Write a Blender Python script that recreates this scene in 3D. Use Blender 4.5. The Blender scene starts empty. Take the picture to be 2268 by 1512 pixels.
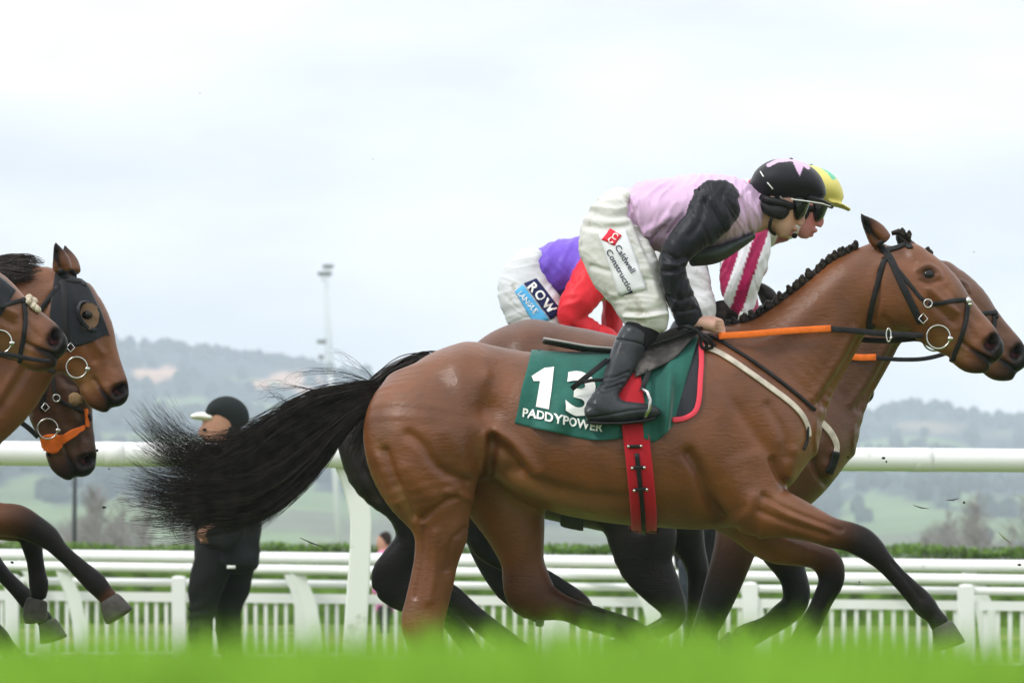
import bpy, bmesh, math, random
import numpy as np
from mathutils import Vector, Matrix
from mathutils.bvhtree import BVHTree

random.seed(7); RNG = np.random.default_rng(7)
scene = bpy.context.scene
COL = scene.collection

# ---------------------------------------------------------------- camera
FPX = 10800.0          # focal length in photo pixels (photo is 2268 px wide)
CAMZ = 0.55
HOR = 1310.0           # photo row of eye level
cam_d = bpy.data.cameras.new('camera')
cam = bpy.data.objects.new('camera', cam_d); COL.objects.link(cam)
cam.location = (0, 0, CAMZ); cam.rotation_euler = (math.radians(90), 0, 0)
cam_d.sensor_width = 36.0
cam_d.lens = FPX / 2268.0 * 36.0
cam_d.shift_y = (HOR - 756.0) / 2268.0
cam_d.clip_start = 0.1; cam_d.clip_end = 20000
cam_d.dof.use_dof = True; cam_d.dof.focus_distance = 18.2
cam_d.dof.aperture_fstop = cam_d.lens / 21.0
scene.camera = cam

# ---------------------------------------------------------------- sky and sun
SUN_EL, SUN_AZ = math.radians(46), math.radians(232)
world = bpy.data.worlds.new("World"); scene.world = world; world.use_nodes = True
wn = world.node_tree; wn.nodes.clear()
def wnode(t, **k):
    n = wn.nodes.new(t)
    for a, b in k.items(): setattr(n, a, b)
    return n
wo = wnode('ShaderNodeOutputWorld'); bg = wnode('ShaderNodeBackground'); bg.inputs['Strength'].default_value = 0.1
sky = wnode('ShaderNodeTexSky', sky_type='NISHITA', sun_disc=False, sun_elevation=SUN_EL, sun_rotation=SUN_AZ)
tc = wnode('ShaderNodeTexCoord'); mp = wnode('ShaderNodeMapping'); mp.inputs['Scale'].default_value = (7.0, 7.0, 21.0)
mp.inputs['Location'].default_value = (1.3, 0.2, 0.9)
nz = wnode('ShaderNodeTexNoise'); nz.inputs['Scale'].default_value = 1.25; nz.inputs['Detail'].default_value = 5; nz.inputs['Roughness'].default_value = 0.45
rp = wnode('ShaderNodeValToRGB')
rp.color_ramp.elements[0].position = 0.36; rp.color_ramp.elements[0].color = (9.0, 9.3, 9.9, 1)
rp.color_ramp.elements[1].position = 0.60; rp.color_ramp.elements[1].color = (12.6, 12.6, 12.7, 1)
mx = wnode('ShaderNodeMix', data_type='RGBA'); mx.inputs['Factor'].default_value = 0.93
wn.links.new(tc.outputs['Generated'], mp.inputs['Vector']); wn.links.new(mp.outputs['Vector'], nz.inputs['Vector'])
wn.links.new(nz.outputs['Fac'], rp.inputs['Fac']); wn.links.new(sky.outputs['Color'], mx.inputs['A']); wn.links.new(rp.outputs['Color'], mx.inputs['B'])
# an overcast sky is brighter overhead than at the horizon
sxyz = wnode('ShaderNodeSeparateXYZ'); wn.links.new(tc.outputs['Generated'], sxyz.inputs[0])
ov = wnode('ShaderNodeMapRange'); ov.inputs['From Min'].default_value = .10; ov.inputs['From Max'].default_value = 1; ov.inputs['To Min'].default_value = 1; ov.inputs['To Max'].default_value = 1.7; wn.links.new(sxyz.outputs['Z'], ov.inputs['Value'])
vs_ = wnode('ShaderNodeVectorMath', operation='SCALE'); wn.links.new(mx.outputs['Result'], vs_.inputs[0]); wn.links.new(ov.outputs['Result'], vs_.inputs['Scale'])
wn.links.new(vs_.outputs[0], bg.inputs['Color']); wn.links.new(bg.outputs['Background'], wo.inputs['Surface'])
sun_d = bpy.data.lights.new('sun', 'SUN'); sun_d.energy = 1.5; sun_d.angle = math.radians(10); sun_d.color = (1.0, 0.97, 0.92)
sun = bpy.data.objects.new('sun', sun_d); COL.objects.link(sun)
sd = Vector((math.sin(SUN_AZ) * math.cos(SUN_EL), math.cos(SUN_AZ) * math.cos(SUN_EL), math.sin(SUN_EL)))
sun.rotation_euler = sd.to_track_quat('Z', 'Y').to_euler()
scene.view_settings.view_transform = 'Standard'; scene.view_settings.look = 'None'
scene.view_settings.exposure = 0.06; scene.view_settings.gamma = 1.0
scene.render.engine = 'CYCLES'
scene.cycles.use_denoising = True
scene.cycles.max_bounces = 6; scene.cycles.volume_bounces = 3; scene.cycles.caustics_reflective = False; scene.cycles.caustics_refractive = False

# ---------------------------------------------------------------- helpers
def P(px, py, Y):
    "photo pixel on the vertical plane Y metres away -> world point"
    return Vector(((px - 1134.0) * Y / FPX, Y, CAMZ + (HOR - py) * Y / FPX))

def mat(name, color=(.5, .5, .5), rough=.6, spec=.4, metal=0, attr=False, nscale=0, namt=.15, bump=0, bdist=.004, bscale=200, vein=0, bstretch=(1, 1, 1), sheen=0, rvar=0, rscale=6, coat=0, trans=0, dirt=None):
    m = bpy.data.materials.new(name); m.use_nodes = True
    nt = m.node_tree; b = nt.nodes['Principled BSDF']
    b.inputs['Roughness'].default_value = rough; b.inputs['Specular IOR Level'].default_value = spec * .45; b.inputs['Metallic'].default_value = metal
    if sheen: b.inputs['Sheen Weight'].default_value = sheen; b.inputs['Sheen Roughness'].default_value = .4
    if coat: b.inputs['Coat Weight'].default_value = coat; b.inputs['Coat Roughness'].default_value = .25
    L = nt.links.new
    geo = nt.nodes.new('ShaderNodeNewGeometry')
    src = None
    if attr:
        a = nt.nodes.new('ShaderNodeAttribute'); a.attribute_name = 'Col'; src = a.outputs['Color']
    else:
        r = nt.nodes.new('ShaderNodeRGB'); r.outputs[0].default_value = (*color, 1); src = r.outputs[0]
    if nscale:
        n = nt.nodes.new('ShaderNodeTexNoise'); n.inputs['Scale'].default_value = nscale; n.inputs['Detail'].default_value = 5; L(geo.outputs['Position'], n.inputs['Vector'])
        mr = nt.nodes.new('ShaderNodeMapRange'); mr.inputs['From Min'].default_value = .3; mr.inputs['From Max'].default_value = .7; mr.inputs['To Min'].default_value = 1 - namt; mr.inputs['To Max'].default_value = 1 + namt
        L(n.outputs['Fac'], mr.inputs['Value'])
        mm = nt.nodes.new('ShaderNodeVectorMath'); mm.operation = 'SCALE'; L(src, mm.inputs[0]); L(mr.outputs['Result'], mm.inputs['Scale']); src = mm.outputs[0]
    if dirt:
        n = nt.nodes.new('ShaderNodeTexNoise'); n.inputs['Scale'].default_value = dirt[1]; n.inputs['Detail'].default_value = 6; n.inputs['Roughness'].default_value = .7; L(geo.outputs['Position'], n.inputs['Vector'])
        cr = nt.nodes.new('ShaderNodeMapRange'); cr.inputs['From Min'].default_value = dirt[2]; cr.inputs['From Max'].default_value = dirt[2] + .08; cr.inputs['To Max'].default_value = dirt[3]; L(n.outputs['Fac'], cr.inputs['Value'])
        mxx = nt.nodes.new('ShaderNodeMix'); mxx.data_type = 'RGBA'; L(cr.outputs['Result'], mxx.inputs['Factor']); L(src, mxx.inputs['A']); mxx.inputs['B'].default_value = (*dirt[0], 1); src = mxx.outputs['Result']
    L(src, b.inputs['Base Color'])
    if rvar:
        n = nt.nodes.new('ShaderNodeTexNoise'); n.inputs['Scale'].default_value = rscale; n.inputs['Detail'].default_value = 4; L(geo.outputs['Position'], n.inputs['Vector'])
        mr = nt.nodes.new('ShaderNodeMapRange'); mr.inputs['From Min'].default_value = .35; mr.inputs['From Max'].default_value = .65; mr.inputs['To Min'].default_value = rough - rvar; mr.inputs['To Max'].default_value = rough + rvar
        L(n.outputs['Fac'], mr.inputs['Value']); L(mr.outputs['Result'], b.inputs['Roughness'])
    if bump:
        mpn = nt.nodes.new('ShaderNodeMapping'); mpn.inputs['Scale'].default_value = bstretch; L(geo.outputs['Position'], mpn.inputs['Vector'])
        n = nt.nodes.new('ShaderNodeTexNoise'); n.inputs['Scale'].default_value = bscale; n.inputs['Detail'].default_value = 4; L(mpn.outputs['Vector'], n.inputs['Vector'])
        bp = nt.nodes.new('ShaderNodeBump'); bp.inputs['Strength'].default_value = bump; bp.inputs['Distance'].default_value = bdist; L(n.outputs['Fac'], bp.inputs['Height']); L(bp.outputs['Normal'], b.inputs['Normal'])
    if vein:
        bw = nt.nodes.new('ShaderNodeRGBToBW'); L(a.outputs['Color'], bw.inputs[0]); sm = nt.nodes.new('ShaderNodeMapRange'); sm.inputs['From Min'].default_value = .02; sm.inputs['From Max'].default_value = .07; sm.inputs['To Min'].default_value = .13; sm.inputs['To Max'].default_value = spec * .45; L(bw.outputs[0], sm.inputs['Value']); L(sm.outputs['Result'], b.inputs['Specular IOR Level'])
        # raised veins and skin folds: warped ridged noise feeding the same bump
        n1 = nt.nodes.new('ShaderNodeTexNoise'); n1.inputs['Scale'].default_value = 9; n1.inputs['Detail'].default_value = 3; n1.inputs['Distortion'].default_value = .8; L(geo.outputs['Position'], n1.inputs['Vector'])
        r1 = nt.nodes.new('ShaderNodeMath'); r1.operation = 'PINGPONG'; r1.inputs[1].default_value = .5; L(n1.outputs['Fac'], r1.inputs[0])
        r2 = nt.nodes.new('ShaderNodeMapRange'); r2.inputs['From Min'].default_value = .44; r2.inputs['From Max'].default_value = .5; L(r1.outputs[0], r2.inputs['Value'])
        bp2 = nt.nodes.new('ShaderNodeBump'); bp2.inputs['Strength'].default_value = vein; bp2.inputs['Distance'].default_value = .006; L(r2.outputs['Result'], bp2.inputs['Height']); L(bp.outputs['Normal'], bp2.inputs['Normal']); L(bp2.outputs['Normal'], b.inputs['Normal'])
    if trans:
        b.inputs['Transmission Weight'].default_value = 0
        tr = nt.nodes.new('ShaderNodeBsdfTranslucent'); L(src, tr.inputs['Color']); ms = nt.nodes.new('ShaderNodeMixShader'); ms.inputs[0].default_value = trans
        L(b.outputs[0], ms.inputs[1]); L(tr.outputs[0], ms.inputs[2]); L(ms.outputs[0], nt.nodes['Material Output'].inputs['Surface'])
    return m

def link(name, me, m=None, parent=None, smooth=True):
    o = bpy.data.objects.new(name, me); COL.objects.link(o)
    if m is not None: me.materials.append(m)
    if smooth and len(me.polygons): me.polygons.foreach_set('use_smooth', np.ones(len(me.polygons), bool))
    if parent is not None:
        o.parent = parent; o.matrix_parent_inverse = Matrix.Translation(parent.location).inverted()
    return o

def tag(o, label, cat, group=None, kind=None):
    if label: o['label'] = label
    if cat: o['category'] = cat
    if group: o['group'] = group
    if kind: o['kind'] = kind
    return o

def thing(name, loc, label, cat, group=None):
    o = bpy.data.objects.new(name, None); COL.objects.link(o); o.location = loc; o.empty_display_size = .1
    return tag(o, label, cat, group)

class MB:
    "collects shapes for one mesh"
    def __init__(s): s.v = []; s.f = []
    def add(s, v, f):
        k = len(s.v); s.v += [tuple(p) for p in v]; s.f += [tuple(i + k for i in q) for q in f]
    def box(s, lo, hi):
        x0, y0, z0 = lo; x1, y1, z1 = hi
        s.add([(x0, y0, z0), (x1, y0, z0), (x1, y1, z0), (x0, y1, z0), (x0, y0, z1), (x1, y0, z1), (x1, y1, z1), (x0, y1, z1)],
              [(0, 3, 2, 1), (4, 5, 6, 7), (0, 1, 5, 4), (1, 2, 6, 5), (2, 3, 7, 6), (3, 0, 4, 7)])
    def tube(s, pts, r, n=8, closed=False, cap=True):
        pts = [Vector(p) for p in pts]; m = len(pts); rs = r if hasattr(r, '__len__') else [r] * m
        rings = []; prev = None
        for i, p in enumerate(pts):
            if closed: t = pts[(i + 1) % m] - pts[i - 1]
            else: t = pts[min(i + 1, m - 1)] - pts[max(i - 1, 0)]
            if t.length < 1e-9: t = Vector((0, 0, 1))
            t.normalize()
            if prev is None:
                a = Vector((0, 1, 0)) if abs(t.y) < .9 else Vector((1, 0, 0)); u = t.cross(a).normalized()
            else:
                u = (prev - t * prev.dot(t))
                u = u.normalized() if u.length > 1e-6 else t.orthogonal().normalized()
            prev = u; w = t.cross(u)
            rings.append([p + (u * math.cos(2 * math.pi * k / n) + w * math.sin(2 * math.pi * k / n)) * rs[i] for k in range(n)])
        v = [q for ring in rings for q in ring]; f = []
        for i in range(m if closed else m - 1):
            j = (i + 1) % m
            for k in range(n): f.append((i * n + k, i * n + (k + 1) % n, j * n + (k + 1) % n, j * n + k))
        if cap and not closed: f.append(tuple(range(n))[::-1]); f.append(tuple((m - 1) * n + k for k in range(n)))
        s.add(v, f)
    def strip(s, pts, nrm, width, thick, closed=False):
        "flat strap along pts, lying on the surface whose normals are nrm"
        m = len(pts); ws = width if hasattr(width, '__len__') else [width] * m; v = []
        for i in range(m):
            if closed: t = pts[(i + 1) % m] - pts[i - 1]
            else: t = pts[min(i + 1, m - 1)] - pts[max(i - 1, 0)]
            t = t.normalized(); n = nrm[i].normalized(); sd_ = t.cross(n)
            sd_ = sd_.normalized() if sd_.length > 1e-6 else t.orthogonal(); n = sd_.cross(t)
            a = sd_ * ws[i] / 2; b = n * thick / 2
            v += [pts[i] + a + b * .6, pts[i] + a * .8 + b, pts[i] - a * .8 + b, pts[i] - a + b * .6, pts[i] - a - b, pts[i] + a - b]
        f = []
        for i in range(m if closed else m - 1):
            j = (i + 1) % m
            for k in range(6): f.append((i * 6 + k, i * 6 + (k + 1) % 6, j * 6 + (k + 1) % 6, j * 6 + k))
        if not closed: f.append((5, 4, 3, 2, 1, 0)); f.append(tuple((m - 1) * 6 + k for k in range(6)))
        s.add(v, f)
    def ball(s, c, r, seg=10, rings=7, jitter=0):
        c = Vector(c); r = r if hasattr(r, '__len__') else (r, r, r); v = []; f = []
        for i in range(rings + 1):
            th = math.pi * i / rings
            for k in range(seg):
                ph = 2 * math.pi * k / seg; j = 1 + (random.uniform(-jitter, jitter) if jitter else 0)
                v.append((c.x + r[0] * math.sin(th) * math.cos(ph) * j, c.y + r[1] * math.sin(th) * math.sin(ph) * j, c.z + r[2] * math.cos(th) * j))
        for i in range(rings):
            for k in range(seg): f.append((i * seg + k, (i + 1) * seg + k, (i + 1) * seg + (k + 1) % seg, i * seg + (k + 1) % seg))
        s.add(v, f)
    def build(s, name, m, parent=None, smooth=True, fix=True):
        me = bpy.data.meshes.new(name); me.from_pydata(s.v, [], s.f); me.update()
        if fix:
            bm = bmesh.new(); bm.from_mesh(me); bmesh.ops.remove_doubles(bm, verts=bm.verts, dist=1e-6); bmesh.ops.recalc_face_normals(bm, faces=bm.faces); bm.to_mesh(me); bm.free()
        return link(name, me, m, parent, smooth)

def catmull(a, n):
    "resample rows of a with Catmull-Rom, n steps between rows"
    a = np.asarray(a, float); out = []
    p = np.vstack([2 * a[0] - a[1], a, 2 * a[-1] - a[-2]])
    for i in range(1, len(p) - 2):
        for t in np.arange(n) / n:
            out.append(.5 * ((2 * p[i]) + (p[i + 1] - p[i - 1]) * t + (2 * p[i - 1] - 5 * p[i] + 4 * p[i + 1] - p[i + 2]) * t * t + (3 * p[i] - p[i - 1] - 3 * p[i + 1] + p[i + 2]) * t ** 3))
    out.append(a[-1]); return np.array(out)

class Fr:
    "a figure's own plane: maps drawing coordinates (photo pixels of the leading horse) to metres on its plane"
    def __init__(s, Y, k=1, ox=0, oy=0, g=None, rot=0, piv=(0, 0)):
        s.Y = Y; s.k = k; s.ox = ox; s.oy = oy; s.g = g; s.c = math.cos(math.radians(rot)); s.s = math.sin(math.radians(rot)); s.piv = piv
    def px(s, x, y):
        x, y = x - s.piv[0], y - s.piv[1]
        x, y = x * s.c - y * s.s, x * s.s + y * s.c
        x, y = (x + s.piv[0]) * s.k + s.ox, (y + s.piv[1]) * s.k + s.oy
        if s.g is not None: y += np.interp(x, *s.g)
        return x, y
    def w(s, x, y, yo=0): 
        x, y = s.px(x, y); return P(x, y, s.Y + yo)

# ---------------------------------------------------------------- organic solids
class Chain:
    "tapering limb through stations (upper px, lower px, half width m, lateral offset m, colour)"
    def __init__(s, fr, st, k=.03, sub=3, col=0, cf=2.5, flat=None):
        rows = []
        for q in st:
            ux, uy, lx, ly, w = q[:5]; yo = q[5] if len(q) > 5 else 0; c = q[6] if len(q) > 6 else col
            a = fr.w(ux, uy, yo); b = fr.w(lx, ly, yo); m = (a + b) / 2
            rows.append((m.x, m.y, m.z, max((a - b).length / 2, .002), w, c))
        s.n = catmull(rows, sub); s.k = k; s.cf = cf
        s.n[:, 3:5] = np.maximum(s.n[:, 3:5], .0015)
    def bounds(s):
        r = np.maximum(s.n[:, 3], s.n[:, 4])[:, None] + .03
        return (s.n[:, :3] - r).min(0), (s.n[:, :3] + r).max(0)
    def segs(s):
        for i in range(len(s.n) - 1): yield s.n[i], s.n[i + 1]
    def seg_eval(s, A, B, X, Y, Z):
        d = B[:3] - A[:3]; L = math.sqrt(d @ d) + 1e-9; u = d / L
        t = ((X - A[0]) * u[0] + (Y - A[1]) * u[1] + (Z - A[2]) * u[2])
        tc = np.clip(t, 0, L); ov = (t - tc) * s.cf; tn = tc / L
        px = X - (A[0] + u[0] * t); py = Y - (A[1] + u[1] * t); pz = Z - (A[2] + u[2] * t)
        r = A[3] + (B[3] - A[3]) * tn; w = A[4] + (B[4] - A[4]) * tn
        q = np.sqrt((px * px + pz * pz + ov * ov) / (r * r) + py * py / (w * w))
        return (q - 1) * np.minimum(r, w), tn
    def evalp(s, V):
        best = np.full(len(V), 9.); c = np.zeros(len(V))
        for A, B in s.segs():
            f, tn = s.seg_eval(A, B, V[:, 0], V[:, 1], V[:, 2])
            m = f < best; best[m] = f[m]; c[m] = (A[5] + (B[5] - A[5]) * tn)[m]
        return best, c

class Trunk:
    "body lofted along x: stations (x, top, bottom, half width)"
    def __init__(s, fr, st, k=.03, col=0, egg=.10, yo=0):
        st = catmull(st, 4); rows = []
        for x, t, b, w in st:
            p = fr.w(x, t, yo); q = fr.w(x, b, yo); rows.append((p.x, p.z, q.z, max(w, .01)))
        s.t = np.array(rows); s.k = k; s.col = col; s.egg = egg; s.y = fr.Y + yo
    def bounds(s):
        w = s.t[:, 3].max() + .05
        return np.array([s.t[:, 0].min() - .02, s.y - w, s.t[:, 2].min() - .05]), np.array([s.t[:, 0].max() + .02, s.y + w, s.t[:, 1].max() + .05])
    def ev(s, X, Y, Z):
        x = s.t[:, 0]; top = np.interp(X, x, s.t[:, 1]); bot = np.interp(X, x, s.t[:, 2]); w = np.interp(X, x, s.t[:, 3])
        c = (top + bot) / 2; h = np.maximum((top - bot) / 2, .01); zz = (Z - c) / h
        we = w * (1 - s.egg * np.clip(zz, -1, 1))
        q = (np.abs((Y - s.y) / we) ** 2.15 + np.abs(zz) ** 2.15) ** (1 / 2.15)
        f = (q - 1) * np.minimum(w, h)
        return np.maximum(f, np.maximum(x[0] - X, X - x[-1]))
    def evalp(s, V): return s.ev(V[:, 0], V[:, 1], V[:, 2]), np.full(len(V), float(s.col))

def smin(a, b, k):
    h = np.maximum(k - np.abs(a - b), 0) / k
    return np.minimum(a, b) - h * h * k * .25

def surface(prims, vox, relax=2):
    lo = np.min([p.bounds()[0] for p in prims], 0) - 4 * vox; hi = np.max([p.bounds()[1] for p in prims], 0) + 4 * vox
    n = np.ceil((hi - lo) / vox).astype(int) + 1
    ax = [lo[i] + np.arange(n[i]) * vox for i in range(3)]
    F = np.full(tuple(n), .2, np.float32); BIG = .2
    for p in prims:
        G = None
        if isinstance(p, Trunk):
            a, b = p.bounds(); sl = tuple(slice(max(0, int((a[i] - lo[i]) / vox) - 3), min(n[i], int((b[i] - lo[i]) / vox) + 4)) for i in range(3))
            g = p.ev(ax[0][sl[0]][:, None, None], ax[1][sl[1]][None, :, None], ax[2][sl[2]][None, None, :])
            F[sl] = smin(F[sl], np.minimum(g, BIG).astype(np.float32), p.k)
        else:
            a, b = p.bounds(); sl = tuple(slice(max(0, int((a[i] - lo[i]) / vox) - 3), min(n[i], int((b[i] - lo[i]) / vox) + 4)) for i in range(3))
            G = np.full(tuple(x.stop - x.start for x in sl), BIG, np.float32)
            for A, B in p.segs():
                r = max(A[3], A[4], B[3], B[4]) + .03
                aa = np.minimum(A[:3], B[:3]) - r; bb = np.maximum(A[:3], B[:3]) + r
                s2 = tuple(slice(max(sl[i].start, int((aa[i] - lo[i]) / vox)), min(sl[i].stop, int((bb[i] - lo[i]) / vox) + 2)) for i in range(3))
                if any(x.stop <= x.start for x in s2): continue
                g, _ = p.seg_eval(A, B, ax[0][s2[0]][:, None, None], ax[1][s2[1]][None, :, None], ax[2][s2[2]][None, None, :])
                s3 = tuple(slice(s2[i].start - sl[i].start, s2[i].stop - sl[i].start) for i in range(3))
                G[s3] = np.minimum(G[s3], g.astype(np.float32))
            F[sl] = smin(F[sl], G, p.k)
    # surface nets
    ins = F < 0
    c = [slice(None, -1), slice(1, None)]
    cnt = sum(ins[c[i], c[j], c[k]].astype(np.int8) for i in (0, 1) for j in (0, 1) for k in (0, 1))
    I, J, K = np.nonzero((cnt > 0) & (cnt < 8))
    idx = np.full(tuple(n - 1), -1, np.int32); idx[I, J, K] = np.arange(len(I))
    pos = np.zeros((len(I), 3)); num = np.zeros(len(I))
    for d in range(3):
        o1, o2 = [q for q in range(3) if q != d]
        for u in (0, 1):
            for v in (0, 1):
                oa = [0, 0, 0]; oa[o1] = u; oa[o2] = v; ob = list(oa); ob[d] = 1
                va = F[I + oa[0], J + oa[1], K + oa[2]]; vb = F[I + ob[0], J + ob[1], K + ob[2]]
                m = (va < 0) != (vb < 0); t = np.where(m, va / np.where(m, va - vb, 1), 0)
                q = np.array(oa, float)[None].repeat(len(I), 0); q[:, d] = t
                pos[m] += q[m]; num[m] += 1
    V = lo + (np.stack([I, J, K], 1) + pos / num[:, None]) * vox
    quads = []
    for d in range(3):
        o1, o2 = [(1, 2), (2, 0), (0, 1)][d]
        sa = [slice(None)] * 3; sb = [slice(None)] * 3; sa[d] = slice(None, -1); sb[d] = slice(1, None)
        A = ins[tuple(sa)]; B = ins[tuple(sb)]; E = np.stack(np.nonzero(A != B), 1)
        E = E[(E[:, o1] > 0) & (E[:, o2] > 0) & (E[:, o1] < n[o1] - 1) & (E[:, o2] < n[o2] - 1)]
        flip = A[E[:, 0], E[:, 1], E[:, 2]]
        def at(a, b):
            q = E.copy(); q[:, o1] -= a; q[:, o2] -= b; return idx[q[:, 0], q[:, 1], q[:, 2]]
        Q = np.stack([at(1, 1), at(0, 1), at(0, 0), at(1, 0)], 1)
        Q[~flip] = Q[~flip][:, ::-1]; quads.append(Q)
    Q = np.vstack(quads)
    ed = np.vstack([Q[:, [0, 1]], Q[:, [1, 2]], Q[:, [2, 3]], Q[:, [3, 0]]])
    for _ in range(relax):
        acc = np.zeros_like(V); deg = np.zeros(len(V))
        np.add.at(acc, ed[:, 0], V[ed[:, 1]]); np.add.at(deg, ed[:, 0], 1)
        V = V * .4 + .6 * acc / np.maximum(deg, 1)[:, None]
    return V, Q

def vnormals(V, Q):
    nf = np.cross(V[Q[:, 2]] - V[Q[:, 0]], V[Q[:, 3]] - V[Q[:, 1]]); N = np.zeros_like(V)
    for k in range(4): np.add.at(N, Q[:, k], nf)
    return N / (np.linalg.norm(N, axis=1)[:, None] + 1e-12)

def project(V): return 1134 + V[:, 0] / V[:, 1] * FPX, HOR - (V[:, 2] - CAMZ) / V[:, 1] * FPX

def pdist(px, py, line):
    d = np.full(len(px), 1e9)
    L = np.array(line, float)
    if len(L) == 1: return np.hypot(px - L[0, 0], py - L[0, 1])
    for a, b in zip(L[:-1], L[1:]):
        e = b - a; t = np.clip(((px - a[0]) * e[0] + (py - a[1]) * e[1]) / (e @ e + 1e-9), 0, 1)
        d = np.minimum(d, np.hypot(px - a[0] - e[0] * t, py - a[1] - e[1] * t))
    return d

def sculpt(V, Q, strokes, side=-1, yplane=None):
    "press grooves (depth<0) and raise ridges (depth>0) in the skin: (polyline in photo px, radius px, depth m)"
    N = vnormals(V, Q); px, py = project(V); facing = np.clip(-N[:, 1] * 1.6 + .3, 0, 1)
    if yplane is not None: facing = facing * (V[:, 1] < yplane)
    D = np.zeros(len(V))
    for line, r, dep in strokes:
        L = catmull(line, 4) if len(line) > 2 else line
        D += (dep * 1.35 if r < 15 else dep * 1.1) * np.exp(-(pdist(px, py, L) / r) ** 2)
    V += N * (D * facing)[:, None]
    return V

def mesh_from(name, V, Q, m, parent=None, cols=None):
    me = bpy.data.meshes.new(name)
    me.vertices.add(len(V)); me.vertices.foreach_set('co', V.astype(np.float32).ravel())
    me.loops.add(Q.size); me.loops.foreach_set('vertex_index', Q.astype(np.int32).ravel())
    me.polygons.add(len(Q)); me.polygons.foreach_set('loop_start', np.arange(0, Q.size, Q.shape[1], dtype=np.int32))
    me.polygons.foreach_set('loop_total', np.full(len(Q), Q.shape[1], np.int32))
    me.update(calc_edges=True); me.validate()
    if cols is not None:
        at = me.color_attributes.new('Col', 'FLOAT_COLOR', 'POINT'); c = np.ones((len(V), 4), np.float32); c[:, :3] = cols; at.data.foreach_set('color', c.ravel())
    return link(name, me, m, parent)

def softcol(prims, V, sharp=.012):
    W = np.zeros(len(V)); C = np.zeros(len(V))
    for p in prims:
        f, c = p.evalp(V); w = np.exp(-np.clip(f, 0, .3) / sharp) + 1e-9; W += w; C += w * c
    return C / W
def hardcol(prims, V, cols):
    best = np.full(len(V), 9.); out = np.zeros((len(V), 3))
    for p, c in zip(prims, cols):
        f, _ = p.evalp(V); m = f < best; best[m] = f[m]; out[m] = c
    return out

def bvh_of(V, Q): return BVHTree.FromPolygons([tuple(v) for v in V], [tuple(q) for q in Q])
CAMP = Vector((0, 0, CAMZ))
def hit(bvh, px, py, yref, off=.006):
    d = (P(px, py, 10.) - CAMP).normalized(); loc, n, i, dist = bvh.ray_cast(CAMP, d)
    if loc is None or loc.y > yref + .25 or loc.y < yref - .9:
        q = P(px, py, yref - .05); loc, n, i, dist = bvh.find_nearest(q)
    if n.y > .25: n = Vector((n.x, .0, n.z)).normalized()
    return loc + n * off, n

def dense(line, n=6): return catmull(line, n) if len(line) > 2 else np.linspace(line[0], line[1], n * 2)

def strap(mb, bvh, line, yref, width, thick=.005, off=.005, n=6):
    pts = []; nr = []
    for x, y in dense(line, n):
        p, q = hit(bvh, x, y, yref, off); pts.append(p); nr.append(q)
    for _ in range(2):
        pts = [pts[0]] + [(pts[i - 1] + pts[i] * 2 + pts[i + 1]) / 4 for i in range(1, len(pts) - 1)] + [pts[-1]]
        nr = [nr[0]] + [(nr[i - 1] + nr[i] * 2 + nr[i + 1]).normalized() for i in range(1, len(nr) - 1)] + [nr[-1]]
    mb.strip(pts, nr, width, thick)
    return pts, nr
def mirrored(mb, yplane):
    m = MB(); m.v = [(x, 2 * yplane - y, z) for x, y, z in mb.v]; m.f = [tuple(reversed(f)) for f in mb.f]; return m

def text_on(name, body, bvh, origin, ex, ey, yref, m, parent, off=.004, bold=.0, step=.25, center=False, italic=0):
    "lettering laid on a surface: origin px, ex/ey = px vectors of one letter height along/up"
    cu = bpy.data.curves.new(name, 'FONT'); cu.body = body; cu.size = 1.0; cu.offset = bold; cu.resolution_u = 3; cu.shear = italic
    if center: cu.align_x = 'CENTER'
    o = bpy.data.objects.new('tmp', cu); COL.objects.link(o); dg = bpy.context.evaluated_depsgraph_get(); dg.update()
    me = bpy.data.meshes.new_from_object(o.evaluated_get(dg)); bpy.data.objects.remove(o); bpy.data.curves.remove(cu)
    bm = bmesh.new(); bm.from_mesh(me); bpy.data.meshes.remove(me)
    bmesh.ops.remove_doubles(bm, verts=bm.verts, dist=1e-4)
    if bm.verts:
        xs = [v.co.x for v in bm.verts]; ys = [v.co.y for v in bm.verts]
        for k in np.arange(min(xs) + step, max(xs), step): bmesh.ops.bisect_plane(bm, geom=bm.verts[:] + bm.edges[:] + bm.faces[:], plane_co=(k, 0, 0), plane_no=(1, 0, 0))
        for k in np.arange(min(ys) + step, max(ys), step): bmesh.ops.bisect_plane(bm, geom=bm.verts[:] + bm.edges[:] + bm.faces[:], plane_co=(0, k, 0), plane_no=(0, 1, 0))
    for v in bm.verts:
        x = origin[0] + ex[0] * v.co.x + ey[0] * v.co.y; y = origin[1] + ex[1] * v.co.x + ey[1] * v.co.y
        p, n = hit(bvh, x, y, yref, off); v.co = p
    me = bpy.data.meshes.new(name); bm.to_mesh(me); bm.free()
    return link(name, me, m, parent, smooth=False)

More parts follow.
